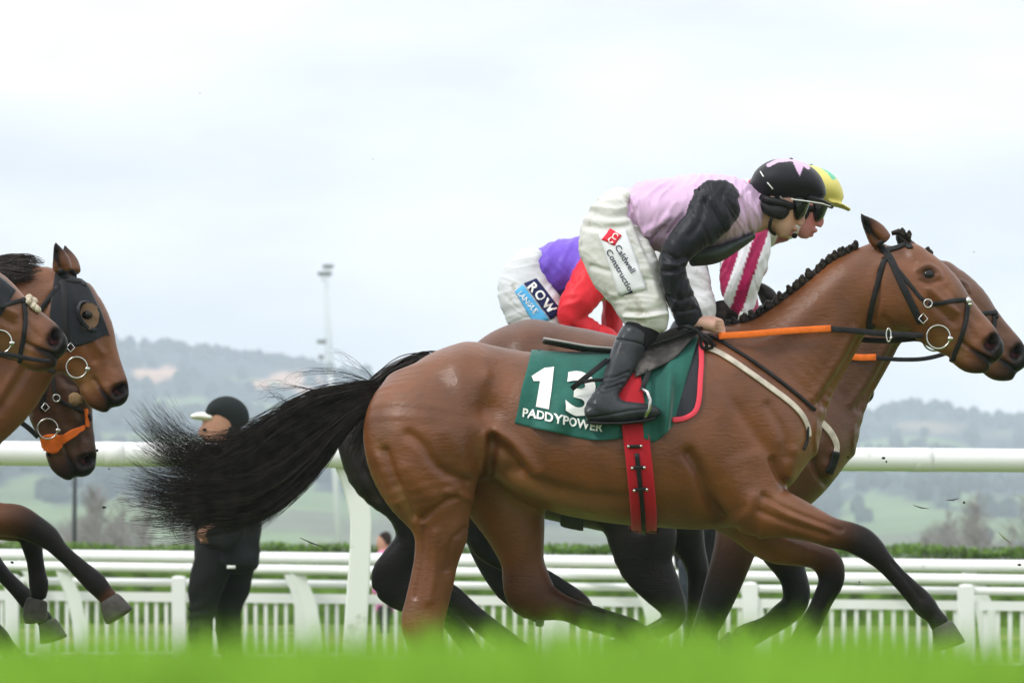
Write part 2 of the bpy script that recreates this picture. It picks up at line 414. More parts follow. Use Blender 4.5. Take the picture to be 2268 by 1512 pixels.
def patch(bvh, corners, yref, nu, nv, off, thick, wav=None):
    "cloth panel over a surface; corners = four px polylines top(l->r), bottom(l->r); returns verts, faces"
    top, bot = [catmull(c, 6) if len(c) > 2 else np.array(c, float) for c in corners]
    def samp(L, t):
        d = np.r_[0, np.cumsum(np.hypot(*np.diff(L, axis=0).T))]; d /= d[-1]
        return np.array([np.interp(t, d, L[:, 0]), np.interp(t, d, L[:, 1])])
    v = []; nn = []
    for i in range(nu + 1):
        a = samp(top, i / nu); b = samp(bot, i / nu)
        for j in range(nv + 1):
            q = a + (b - a) * j / nv; o = off + (wav(i / nu, j / nv) if wav else 0)
            p, n = hit(bvh, q[0], q[1], yref, o); v.append(p); nn.append(n)
    def id_(i, j): return i * (nv + 1) + j
    for _ in range(2):
        w = list(v)
        for i in range(1, nu):
            for j in range(1, nv): w[id_(i, j)] = v[id_(i, j)] * .6 + (v[id_(i - 1, j)] + v[id_(i + 1, j)] + v[id_(i, j - 1)] + v[id_(i, j + 1)]) * .1
        v = w
    f = [(id_(i, j), id_(i, j + 1), id_(i + 1, j + 1), id_(i + 1, j)) for i in range(nu) for j in range(nv)]
    k = len(v); back = [v[i] - nn[i] * thick for i in range(k)]
    f2 = [tuple(k + q for q in reversed(ff)) for ff in f]
    rim = [id_(i, 0) for i in range(nu + 1)] + [id_(nu, j) for j in range(1, nv + 1)] + [id_(i, nv) for i in range(nu - 1, -1, -1)] + [id_(0, j) for j in range(nv - 1, 0, -1)]
    f3 = [(rim[i], rim[(i + 1) % len(rim)], k + rim[(i + 1) % len(rim)], k + rim[i]) for i in range(len(rim))]
    return v + back, f + f2 + f3, v, f
FASTDEV = False
# ---------------------------------------------------------------- ground
def ground_h(x, y):
    b = 0.424 * (1 - np.clip((y - 5.2) / 5.0, 0, 1)) ** 1.5
    dip = -.24 * np.clip((y - 36) / 7, 0, 1) * np.clip((61.5 - y) / 3, 0, 1)
    return b + dip + .012 * np.sin(x * 2.1 + y) * np.sin(y * .7)
M_turf = mat('mown_turf', (.085, .15, .025), rough=.9, spec=.15, nscale=.5, namt=.3, dirt=((.24, .23, .09), .35, .50, .7))
ys = np.r_[np.linspace(-6, 0, 5), np.linspace(.5, 12, 40), np.linspace(14, 70, 57), np.linspace(75, 120, 12), np.linspace(150, 900, 12), 2000, 3300]; xs = np.r_[-900, -600, -120, np.linspace(-40, 40, 81), 120, 600, 900]
gx, gy = np.meshgrid(xs, ys, indexing='ij'); gz = ground_h(gx, gy); gz[np.abs(gx) > 41] = 0
V = np.stack([gx, gy, gz], -1).reshape(-1, 3); ny = len(ys)
Q = np.array([(i * ny + j, (i + 1) * ny + j, (i + 1) * ny + j + 1, i * ny + j + 1) for i in range(len(xs) - 1) for j in range(ny - 1)])
o = mesh_from('ground', V, Q, M_turf); tag(o, 'green racecourse turf', 'ground', kind='structure')

# ---------------------------------------------------------------- hills far behind
def vnoise(x, y, seed=0):
    xi = np.floor(x).astype(int); yi = np.floor(y).astype(int); xf = x - xi; yf = y - yi
    def h(a, b): n = (a * 374761393 + b * 668265263 + seed * 1442695041) & 0xffffffff; n = ((n ^ (n >> 13)) * 1274126177) & 0xffffffff; return ((n ^ (n >> 16)) & 0xffff) / 65535.
    u = xf * xf * (3 - 2 * xf); v = yf * yf * (3 - 2 * yf)
    return (h(xi, yi) * (1 - u) + h(xi + 1, yi) * u) * (1 - v) + (h(xi, yi + 1) * (1 - u) + h(xi + 1, yi + 1) * u) * v
RX = [-1500, -300, 0, 150, 250, 330, 430, 520, 600, 700, 800, 1000, 1300, 1600, 1780, 1860, 1930, 2000, 2060, 2110, 2150, 2268, 2500, 3600]
RY = [760, 750, 752, 758, 765, 768, 776, 788, 800, 815, 835, 880, 930, 955, 950, 938, 916, 906, 902, 908, 926, 934, 920, 900]
YR, Y0 = 3000., 620.
nx_, ny_ = 260, 70
u = np.linspace(-1500, 3700, nx_); tt = np.linspace(0, 1.15, ny_)
uu, t2 = np.meshgrid(u, tt, indexing='ij')
Yh = Y0 + (YR - Y0) * t2; Xh = (uu - 1134) * Yh / FPX
ridge = CAMZ + (HOR - np.interp(uu, RX, RY)) * YR / FPX
prof = np.where(t2 < 1, t2 ** .92 * Yh / YR, 1 - (t2 - 1) * 2)
Zh = ridge * prof + (vnoise(Xh / 160, Yh / 160) - .5) * 7 * np.clip(t2 * 3, 0, 1) * np.clip((1.02 - t2) * 6, 0, 1) - 1
def inpoly_soft(cx, cy, rx, ry):   # a patch of land as seen on the slope
    px, py = 1134 + Xh / Yh * FPX, HOR - (Zh - CAMZ) / Yh * FPX
    wob = (vnoise(px / 34, py / 16, 5) - .5) * 1.1
    return np.clip((1 - np.hypot((px - cx) / rx, (py - cy) / ry) + wob) * 5, 0, 1)
c_wood = np.array([.040, .052, .050]); c_field = np.array([.16, .22, .10]); c_rough = np.array([.14, .15, .10]); c_rock = np.array([.52, .33, .22]); c_brown = np.array([.15, .12, .085])
nzz = vnoise(Xh / 260, Yh / 420, 3); n4 = vnoise(Xh / 70, Yh / 120, 9)
C = np.where(((nzz * .6 + n4 * .4) > .52)[..., None], c_wood, np.where((n4 > .5)[..., None], c_rough, c_field))
C = np.where((t2 > .62)[..., None] & (n4 > .2)[..., None], c_wood * 1.0, C)
C = np.where((t2 < .24)[..., None], np.where((n4 > .42)[..., None], c_brown, c_field), C)
for cx, cy, rx, ry, cc in ((345, 832, 42, 22, c_rock), (650, 838, 60, 26, c_rock), (585, 850, 28, 12, c_rock), (2050, 945, 70, 14, c_brown * 1.5), (2230, 960, 60, 12, c_rough), (360, 890, 120, 10, c_field), (1960, 1115, 90, 24, c_field * 1.05), (2120, 1105, 80, 14, c_field * 1.0), (1920, 1150, 70, 20, c_field * .95), (60, 1100, 80, 40, c_field * .9), (240, 1130, 70, 30, c_field * 1.1), (560, 1080, 120, 20, c_field), (800, 1130, 80, 20, c_field * .9)):
    m_ = inpoly_soft(cx, cy, rx, ry)[..., None]; C = C * (1 - m_) + cc * m_
V = np.stack([Xh, Yh, Zh], -1).reshape(-1, 3)
Q = np.array([(i * ny_ + j, (i + 1) * ny_ + j, (i + 1) * ny_ + j + 1, i * ny_ + j + 1) for i in range(nx_ - 1) for j in range(ny_ - 1)])
M_hill = mat('hill_land', attr=True, rough=1, spec=0, nscale=.02, namt=.25)
o = mesh_from('hills', V, Q, M_hill, cols=C.reshape(-1, 3)); tag(o, 'wooded hills with fields and a pale quarry', 'hills', kind='structure')
# woods on the ridge and slopes: one far-off mass of crowns
mb = MB(); cnt = 0
wood_mask = (C[..., 1] < .06)
for _ in range(9000):
    i = RNG.integers(60, nx_ - 40); j = RNG.integers(14, 61)
    if RNG.random() < .25: j = 60
    if not wood_mask[i, min(j, ny_ - 1)] and j < 59: continue
    r = RNG.uniform(2.2, 4.2); mb.ball((Xh[i, j] + RNG.uniform(-9, 9), Yh[i, j] + RNG.uniform(-15, 15), Zh[i, j] + r * .6), (r, r, r * RNG.uniform(.8, 1.35)), 6, 4, .25); cnt += 1
    if cnt > 1700: break
M_wood = mat('far_woodland', (.034, .046, .030), rough=1, spec=0, nscale=.05, namt=.5)
tag(mb.build('woodland', M_wood, fix=False), 'dark far-off woodland covering the hills', 'wood', kind='stuff')
# leafless scrub in the valley
mb = MB()
def bare_tree(x, y, z, h):
    mb.tube([(x, y, z), (x + RNG.normal(0, .1), y, z + h * .5), (x + RNG.normal(0, .3), y, z + h)], [h * .02, h * .013, h * .004], 4)
    for _ in range(46):
        t = RNG.uniform(.2, .95); L = h * RNG.uniform(.18, .42) * (1.15 - t); a = RNG.uniform(0, 6.28); b = np.array([x, y, z + h * t]); d = np.array([math.cos(a), math.sin(a), RNG.uniform(.5, 1.3)]) * L
        e = b + d; mb.tube([b, b + d * .5 + RNG.normal(0, .05, 3) * L, e], [h * .006, h * .004, h * .002], 3, cap=False)
        for _ in range(5):
            q = b + d * RNG.uniform(.3, 1); mb.tube([q, q + RNG.normal(0, .3, 3) * L + np.array([0, 0, .25 * L])], [h * .0032, h * .0016], 3, cap=False)
for cx, w, n in ((120, 200, 14), (330, 140, 12), (2170, 130, 20)):
    for _ in range(n):
        y = RNG.uniform(300, 460); px = cx + RNG.uniform(-w, w); bare_tree((px - 1134) * y / FPX, y, 0, RNG.uniform(4.5, 8))
M_twig = mat('bare_twigs', (.27, .24, .225), rough=1, spec=0)
tag(mb.build('bare_thicket', M_twig, fix=False), 'grey leafless thicket in the valley below the hills', 'thicket', kind='stuff')

# ---------------------------------------------------------------- hedge, rails, fence, poles
M_white = mat('white_pvc', (.80, .81, .80), rough=.38, spec=.45, nscale=2, namt=.04, dirt=((.30, .31, .24), 6, .615, .5))
M_whitepaint = mat('white_painted_metal', (.78, .79, .78), rough=.45, spec=.4, dirt=((.28, .29, .2), 4, .66, .5))
M_leafy = mat('hedge_leaves', (.13, .23, .035), rough=.7, spec=.25, nscale=3, namt=.55, trans=.25)
mb = MB()
def hedge(x0, y0, x1, y1, h, dep, n):
    for _ in range(n):
        t = RNG.random(); h_t = h - .16 * t; x = x0 + (x1 - x0) * t; y = y0 + (y1 - y0) * t + RNG.uniform(-dep, dep); hh = h_t + .03 * math.sin(x * 1.3) + .02 * math.sin(x * 4.1)
        z = hh * (1 - RNG.random() ** 1.7 * .999) if RNG.random() < .75 else hh + RNG.uniform(-.06, .08)
        s_ = RNG.uniform(.03, .065); a = RNG.normal(0, 1, 3); a /= np.linalg.norm(a); b = np.cross(a, [0, 0, 1.]); b /= np.linalg.norm(b) + 1e-6
        c = np.array([x, y, z]); mb.add([c - a * s_, c - b * s_ * .5, c + a * s_, c + b * s_ * .5], [(0, 1, 2, 3)])
    N = 60                                      # woody inner mass
    for i in range(N):
        xa = x0 + (x1 - x0) * i / N; xb = x0 + (x1 - x0) * (i + 1) / N; ya = y0 + (y1 - y0) * i / N; yb = y0 + (y1 - y0) * (i + 1) / N; hh = h - .13 - .16 * i / N
        mb.add([(xa, ya - dep * .8, 0), (xb, yb - dep * .8, 0), (xb, yb - dep * .8, hh), (xa, ya - dep * .8, hh), (xa, ya + dep * .8, 0), (xb, yb + dep * .8, 0), (xb, yb + dep * .8, hh), (xa, ya + dep * .8, hh)], [(0, 1, 2, 3), (5, 4, 7, 6), (3, 2, 6, 7)])
hedge(-11.5, 86, 10.5, 76, 1.32, .5, 40000)
tag(mb.build('hedge', M_leafy, fix=False, smooth=False), 'long clipped green hedge behind the white picket fence', 'hedge')

# near running rail
def at(px, py, Y): return P(px, py, Y)
def rail_thing(name, label, loc): return thing(name, loc, label, 'rail')
NR = rail_thing('running_rail', 'nearest white running rail, one thick tube just behind the horses', P(795, 1520, 28.3))
def nearY(px): return 28.0 + (px / 2268.) * 1.5
mb = MB(); mb.tube([P(x, 1003.5 + 16 * x / 2268., nearY(x)) for x in (-1500, -700, 0, 700, 1400, 2268, 3000, 3800)], .0705, 20); mb.build('rail', M_white, NR)
for jx in (250, 1395, 2040):
    q = MB(); q.tube([P(jx - 22, 1003.5 + 16 * (jx - 22) / 2268., nearY(jx - 22)), P(jx + 22, 1003.5 + 16 * (jx + 22) / 2268., nearY(jx + 22))], .0725, 20); q.build('joint_sleeve', M_white, NR)
M_post_green = mat('white_post_plastic', (.74, .77, .73), rough=.42, dirt=((.25, .32, .18), 3, .62, .5))
def goose_post(parent, pts, Y, thick, m=M_post_green):
    "curved flat post: (left px, right px, row)"
    rows = catmull([(a, b, r) for a, b, r in pts], 4); V_ = []; 
    for a, b, r in rows:
        V_.append([P(a, r, Y - thick / 2), P(b, r, Y - thick / 2), P(b, r, Y + thick / 2), P(a, r, Y + thick / 2)])
    q = MB(); n = len(V_); q.add([p for ring_ in V_ for p in ring_], [(i * 4 + k, i * 4 + (k + 1) % 4, i * 4 + 4 + (k + 1) % 4, i * 4 + 4 + k) for i in range(n - 1) for k in range(4)] + [(0, 1, 2, 3), (4 * n - 1, 4 * n - 2, 4 * n - 3, 4 * n - 4)])
    o_ = q.build('post', m, parent, smooth=False); bv = o_.modifiers.new('edge', 'BEVEL'); bv.width = thick * .12; bv.segments = 2
    return o_
GP = [(738, 784, 1026), (751, 801, 1058), (765, 816, 1100), (775, 823, 1146), (775, 822, 1200), (771, 820, 1260), (764, 815, 1360), (758, 811, 1450), (754, 808, 1524)]
for k in (-1500, 0, 1570, 3100): goose_post(NR, [(a + k, b + k, r + k * .007) for a, b, r in GP], nearY(795 + k) + .04, .10)

# double rails farther back, nearer towards the right
def farY(px): return 52. - 6.5 * px / 2268.
def far_rail(label, y0, y1, r, posts, dY=0):
    T = rail_thing('running_rail', label, P(1134, 1400, farY(1134) + dY)); q = MB()
    q.tube([P(x, y0 + (y1 - y0) * x / 2268., farY(x) + dY) for x in (-900, 0, 760, 1500, 2268, 3100)], r, 14); q.build('rail', M_white, T)
    for px in posts:
        t = px / 2268.; top = y0 + (y1 - y0) * t + 6; Yp = farY(px) + dY + .05
        goose_post(T, [(px - 22, px + 10, top), (px - 14, px + 18, top + 25), (px + 2, px + 34, top + 62), (px + 14, px + 44, top + 115), (px + 22, px + 52, top + 190), (px + 26, px + 56, 1484)], Yp, .09)
    return T
far_rail('upper white running rail of the distant pair, in front of the hedge', 1228, 1254, .062, (60, 640, 1210, 1640, 2150, -500, 2700), 1.2)
far_rail('lower white running rail of the distant pair, just above the pickets', 1252, 1284, .050, (145, 665, 1420, 1655, 2170, -420, 2740))

# picket fence panels
M_picket = M_whitepaint
def pickY(px): return 54. - 9 * px / 2268.
def pick_row(px): return 1285 + 24 * px / 2268.
def panel(px0, px1, label, sp):
    Y = pickY((px0 + px1) / 2); s_ = FPX / Y
    T = thing('picket_fence', P((px0 + px1) / 2, HOR + CAMZ * s_, Y), label, 'fence', 'white picket fence panels')
    r0, r1 = pick_row(px0), pick_row(px1)
    q = MB(); q.tube([P(px0, r0, Y), P(px1, r1, Y)], 8.5 / s_, 12); q.build('top_rail', M_picket, T)
    q = MB()
    for a, b, yy in ((22, 43, 0),):
        v = [P(px0, r0 + a, Y - .02), P(px1, r1 + a, Y - .02), P(px1, r1 + b, Y - .02), P(px0, r0 + b, Y - .02)]; w_ = [p + Vector((0, .05, 0)) for p in v]
        q.add(v + w_, [(0, 1, 2, 3), (7, 6, 5, 4), (0, 4, 5, 1), (1, 5, 6, 2), (2, 6, 7, 3), (3, 7, 4, 0)])
    q.build('upper_board', M_picket, T, smooth=False)
    q = MB(); q.tube([P(px0, r0 + 168, Y), P(px1, r1 + 160, Y)], 6 / s_, 8); q.build('bottom_rail', M_picket, T)
    x = px0 + sp * .6
    while x < px1 - sp * .4:
        rr = pick_row(x) + 40; q = MB(); a = P(x - 4.2, rr, Y + .005); b = P(x + 4.2, 1486, Y + .045); q.box((a.x, a.y, b.z), (b.x, b.y, a.z)); q.build('picket', M_picket, T, smooth=False); x += sp
    for px in (px0,):
        a = P(px - 15, pick_row(px) - 10, Y - .05); b = P(px + 17, 1490, Y + .07); q = MB(); q.box((a.x, a.y, b.z), (b.x, b.y, a.z)); c = P(px + 1, pick_row(px) - 10, Y + .01); q.ball(c, (16 / s_, .06, 5 / s_), 12, 6)
        o_ = q.build('post', M_picket, T, smooth=False)
panel(-340, 25, 'white picket fence panel at the far left edge, behind the reaching foreleg', 22)
panel(25, 395, 'white picket fence panel below the lowered dark brown horse head', 22)
panel(395, 790, 'white picket fence panel beside the walking man in black', 22.5)
panel(790, 1215, 'white picket fence panel between the near rail post and the leading horse', 24)
panel(1215, 1660, 'white picket fence panel seen between the tangled legs under the bellies', 25.5)
panel(1660, 2138, 'white picket fence panel under the outstretched foreleg', 27.5)
panel(2138, 2620, 'white picket fence panel at the right edge beyond the hoof', 27.5)

# masts and poles
M_grey = mat('galvanised_steel', (.42, .45, .47), rough=.6, spec=.4); M_dk = mat('dark_pole_paint', (.03, .035, .035), rough=.5); M_lamp = mat('floodlight_housing', (.22, .23, .24), rough=.5)
Yf = 420.; s_ = FPX / Yf
FM = thing('floodlight_mast', P(684, HOR + CAMZ * s_, Yf), 'tall pale floodlight mast leaning slightly against the grey sky above the tail', 'mast')
mline = lambda y: 720 + (606 - y) * (-28. / -534.) * -1 
q = MB(); q.tube([P(mline(1324), HOR + CAMZ * s_, Yf), P(mline(1000), 1000, Yf), P(mline(830), 830, Yf)], [.27, .25, .23], 14); q.build('shaft', mat('pale_mast_paint', (.72, .75, .77), rough=.5), FM)
q = MB()
for dx, dy in ((-.22, -.22), (.22, -.22), (.22, .22), (-.22, .22)): q.tube([P(mline(832), 832, Yf) + Vector((dx, dy, 0)), P(720, 604, Yf) + Vector((dx, dy, 0))], .035, 5)
for i in range(14):
    y0 = 830 - i * 16; sg = 1 if i % 2 else -1; a_ = P(mline(y0), y0, Yf); b_ = P(mline(y0 - 16), y0 - 16, Yf)
    q.tube([a_ + Vector((-.22 * sg, -.22, 0)), b_ + Vector((.22 * sg, -.22, 0))], .03, 4); q.tube([a_ + Vector((-.22, -.22, 0)), a_ + Vector((.22, -.22, 0))], .03, 4)
q.build('lattice', mat('galvanised_lattice', (.74, .77, .79), rough=.6), FM)
for px, py, w in ((727, 591, .42), (720, 607, .55), (713, 757, .36), (712, 791, .22)):
    c = P(px, py, Yf); q = MB(); q.box((c.x - w * 1.1, c.y - .8, c.z - .18), (c.x + w * 1.1, c.y - .4, c.z + .18)); o_ = q.build('floodlight', M_lamp, FM, smooth=False); o_.modifiers.new('b', 'BEVEL').width = .06
q = MB(); q.tube([P(727, 591, Yf), P(722, 606, Yf)], .06, 5); q.build('bracket', M_grey, FM)
Yp = 100.
DP = thing('marker_pole', P(164, HOR + CAMZ * FPX / Yp, Yp), 'thin black pole rising behind the hedge at the left', 'pole'); q = MB(); q.tube([P(164, HOR + 55, Yp), P(166, 1000, Yp)], .045, 10); q.build('shaft', M_dk, DP)
q = MB(); q.ball(P(166, 998, Yp), .07, 10, 6); q.build('cap', M_dk, DP)
# ---------------------------------------------------------------- grass in front of the lens
M_grass = mat('grass_blades', (.235, .44, .045), rough=.55, spec=.3, nscale=14, namt=.5, trans=.45)
NB = 17000; gxs = RNG.uniform(-1, 1, NB); gys = 1.6 + 3.8 * RNG.random(NB); gxs = gxs * (gys * .125 + .06)
hv = .11 + .12 * vnoise(gxs * 7 + 40, gys * 2.2 + 9, 2) ** 1.3 + RNG.normal(0, .018, NB); tall = RNG.random(NB) < .05; hv = np.where(tall, hv * 1.55, hv)
vv = []; ff = []
for i in range(NB):
    x, y = gxs[i], gys[i]; z = float(ground_h(np.array(x), np.array(y))); h_ = max(.03, min(hv[i], CAMZ - z - ((RNG.triangular(55, 135, 165) if RNG.random() > .16 else RNG.triangular(0, 75, 115)) + 42 * np.clip((x / y * FPX - 480) / 350, 0, 1) + 80 * (vnoise(np.array([x / y * 26 + 60.]), np.array([y * .25 + 7.]), 12)[0] - .45)) * y / FPX)); a = RNG.uniform(0, 6.28); w_ = RNG.uniform(.0016, .0032); b = RNG.normal(0, .35, 2) * h_
    u_ = np.array([math.cos(a) * w_, math.sin(a) * w_]); k = len(vv)
    for t, ww in ((0, 1), (.45, .85), (.8, .5)):
        cx, cy, cz = x + b[0] * t * t, y + b[1] * t * t, z - .01 + h_ * t
        vv += [(cx - u_[0] * ww, cy - u_[1] * ww, cz), (cx + u_[0] * ww, cy + u_[1] * ww, cz)]
    vv.append((x + b[0], y + b[1], z + h_)); ff += [(k, k + 1, k + 3, k + 2), (k + 2, k + 3, k + 5, k + 4), (k + 4, k + 5, k + 6)]
me = bpy.data.meshes.new('grass'); me.from_pydata(vv, [], ff); tag(link('grass', me, M_grass), 'blurred bright green grass blades close to the lens', 'grass', kind='stuff')

# ---------------------------------------------------------------- hazy air
q = MB(); q.box((-960, -9, -6), (960, 3520, 178)); hz = bpy.data.materials.new('haze'); hz.use_nodes = True; hz.node_tree.nodes.clear()
ho = hz.node_tree.nodes.new('ShaderNodeOutputMaterial'); hv_ = hz.node_tree.nodes.new('ShaderNodeVolumePrincipled'); hv_.inputs['Color'].default_value = (.76, .86, 1.0, 1); hv_.inputs['Density'].default_value = .00035; hv_.inputs['Anisotropy'].default_value = 0.0
hz.node_tree.links.new(hv_.outputs[0], ho.inputs['Volume']); hz.cycles.homogeneous_volume = True if hasattr(hz.cycles, 'homogeneous_volume') else None
tag(q.build('haze', hz, smooth=False), 'pale misty air over the valley', 'haze', kind='stuff')
# ---------------------------------------------------------------- horses
TRUNK = [(838, 880, 985, .10), (880, 838, 1055, .20), (942, 789, 1085, .25), (1015, 760, 1095, .275), (1051, 757, 1055, .25), (1087, 764, 1062, .225), (1124, 772, 1086, .225),
         (1167, 779, 1110, .245), (1230, 784, 1135, .28), (1300, 785, 1150, .30), (1370, 780, 1160, .305), (1440, 766, 1166, .30), (1510, 745, 1171, .28), (1570, 733, 1172, .255),
         (1620, 730, 1165, .235), (1680, 760, 1140, .21), (1730, 810, 1100, .19), (1770, 860, 1050, .155), (1797, 900, 990, .09)]
NECK = [(1600, 733, 1730, 1060, .17), (1665, 703, 1799, 930, .135), (1718, 673, 1838, 862, .115), (1766, 638, 1872, 803, .10), (1810, 604, 1904, 746, .09), (1849, 574, 1921, 722, .085), (1895, 551, 1948, 718, .082), (1945, 533, 1985, 705, .08)]
HEAD = [(1980, 520, 1942, 690, .07), (2020, 536, 1958, 727, .086), (2050, 556, 1995, 733, .096), (2078, 584, 2030, 746, .10), (2103, 619, 2058, 768, .09), (2130, 650, 2083, 783, .074),
        (2158, 680, 2108, 795, .062), (2185, 707, 2132, 806, .056), (2206, 729, 2152, 812, .056, 0, .5), (2219, 751, 2176, 812, .05, 0, .9), (2217, 776, 2196, 806, .04, 0, 1)]
CHIN = [(2125, 775, 2108, 800, .04), (2150, 792, 2137, 823, .042, 0, .5), (2178, 803, 2170, 826, .038, 0, .8), (2190, 808, 2186, 822, .025, 0, 1)]
EAR = [(1926, 534, 1975, 528, .035), (1918, 512, 1962, 514, .033, 0, .2), (1911, 493, 1941, 500, .022, 0, .7), (1908, 482, 1922, 485, .012, 0, 1), (1907, 474, 1910, 474, .004, 0, 1)]
THIGH = [(1060, 850, 850, 868, .09, -.06), (1076, 895, 824, 910, .135, -.10), (1077, 950, 805, 960, .16, -.135), (1070, 1010, 812, 1012, .155, -.145), (1062, 1062, 838, 1068, .135, -.145), (1053, 1103, 875, 1125, .105, -.135), (1041, 1142, 906, 1165, .085, -.135),
         (1035, 1182, 917, 1192, .074, -.135), (1016, 1237, 917, 1237, .062, -.13), (1006, 1283, 909, 1285, .055, -.13), (992, 1340, 896, 1342, .05, -.13), (984, 1385, 888, 1375, .05, -.13), (985, 1425, 905, 1432, .045, -.13, .5),
         (1003, 1475, 946, 1488, .034, -.13, 1), (1022, 1530, 974, 1545, .032, -.13, 1), (1036, 1570, 985, 1590, .037, -.13, 1), (1056, 1600, 1013, 1622, .032, -.13, 1)]
HIND_FOOT = [(1060, 1602, 1016, 1625, .040, -.13), (1085, 1632, 1020, 1640, .048, -.13), (1090, 1640, 1020, 1644, .05, -.13)]
OFFHIND = [(1150, 930, 950, 985, .14, .12), (1188, 1040, 1005, 1085, .12, .13), (1207, 1130, 1055, 1152, .095, .13), (1207, 1190, 1088, 1205, .078, .13, .1), (1205, 1237, 1110, 1250, .062, .13, .3), (1215, 1268, 1113, 1290, .057, .13, .45),
           (1229, 1302, 1122, 1328, .055, .13, .6), (1243, 1311, 1165, 1352, .048, .13, .7), (1266, 1322, 1240, 1372, .038, .13, .8), (1317, 1340, 1300, 1395, .035, .13, 1), (1370, 1357, 1355, 1411, .034, .13, 1), (1415, 1374, 1395, 1428, .039, .13, 1), (1442, 1398, 1412, 1443, .032, .13, 1)]
OFFHIND_FOOT = [(1448, 1402, 1414, 1447, .040, .13), (1470, 1425, 1425, 1470, .047, .13), (1476, 1432, 1428, 1478, .048, .13)]
FORE = [(1700, 985, 1575, 1085, .12, -.10), (1722, 1073, 1630, 1170, .10, -.12), (1756, 1092, 1697, 1181, .085, -.125), (1790, 1111, 1747, 1189, .072, -.125), (1821, 1130, 1793, 1199, .062, -.125, .1), (1859, 1149, 1830, 1210, .054, -.125, .45), (1897, 1159, 1866, 1217, .048, -.125, .85),
        (1930, 1174, 1890, 1227, .046, -.125, 1), (1957, 1202, 1916, 1242, .044, -.125, 1), (1975, 1230, 1938, 1256, .036, -.125, 1), (1994, 1254, 1962, 1279, .030, -.125, 1), (2020, 1279, 1990, 1309, .029, -.125, 1), (2050, 1305, 2018, 1343, .031, -.125, 1), (2070, 1327, 2033, 1362, .037, -.125, 1), (2084, 1350, 2051, 1373, .031, -.125, 1), (2102, 1370, 2062, 1392, .034, -.125, 1)]
FORE_FOOT = [(2108, 1374, 2063, 1390, .035, -.125), (2120, 1394, 2064, 1400, .043, -.125), (2131, 1422, 2066, 1409, .050, -.125), (2137, 1443, 2068, 1415, .053, -.125)]
OFFFORE = [(1690, 1080, 1590, 1170, .11, .10), (1742, 1158, 1676, 1232, .08, .11), (1785, 1188, 1730, 1241, .064, .11, .1), (1826, 1208, 1785, 1251, .052, .11, .5), (1862, 1230, 1806, 1266, .047, .11, .8), (1870, 1280, 1813, 1288, .043, .11, 1), (1850, 1318, 1802, 1322, .035, .11, 1),
           (1832, 1355, 1787, 1354, .03, .11, 1), (1818, 1390, 1768, 1382, .037, .11, 1), (1797, 1425, 1750, 1414, .031, .11, 1)]
OFFFORE_FOOT = [(1795, 1430, 1747, 1418, .038, .11), (1778, 1462, 1722, 1438, .046, .11), (1770, 1470, 1715, 1442, .046, .11)]
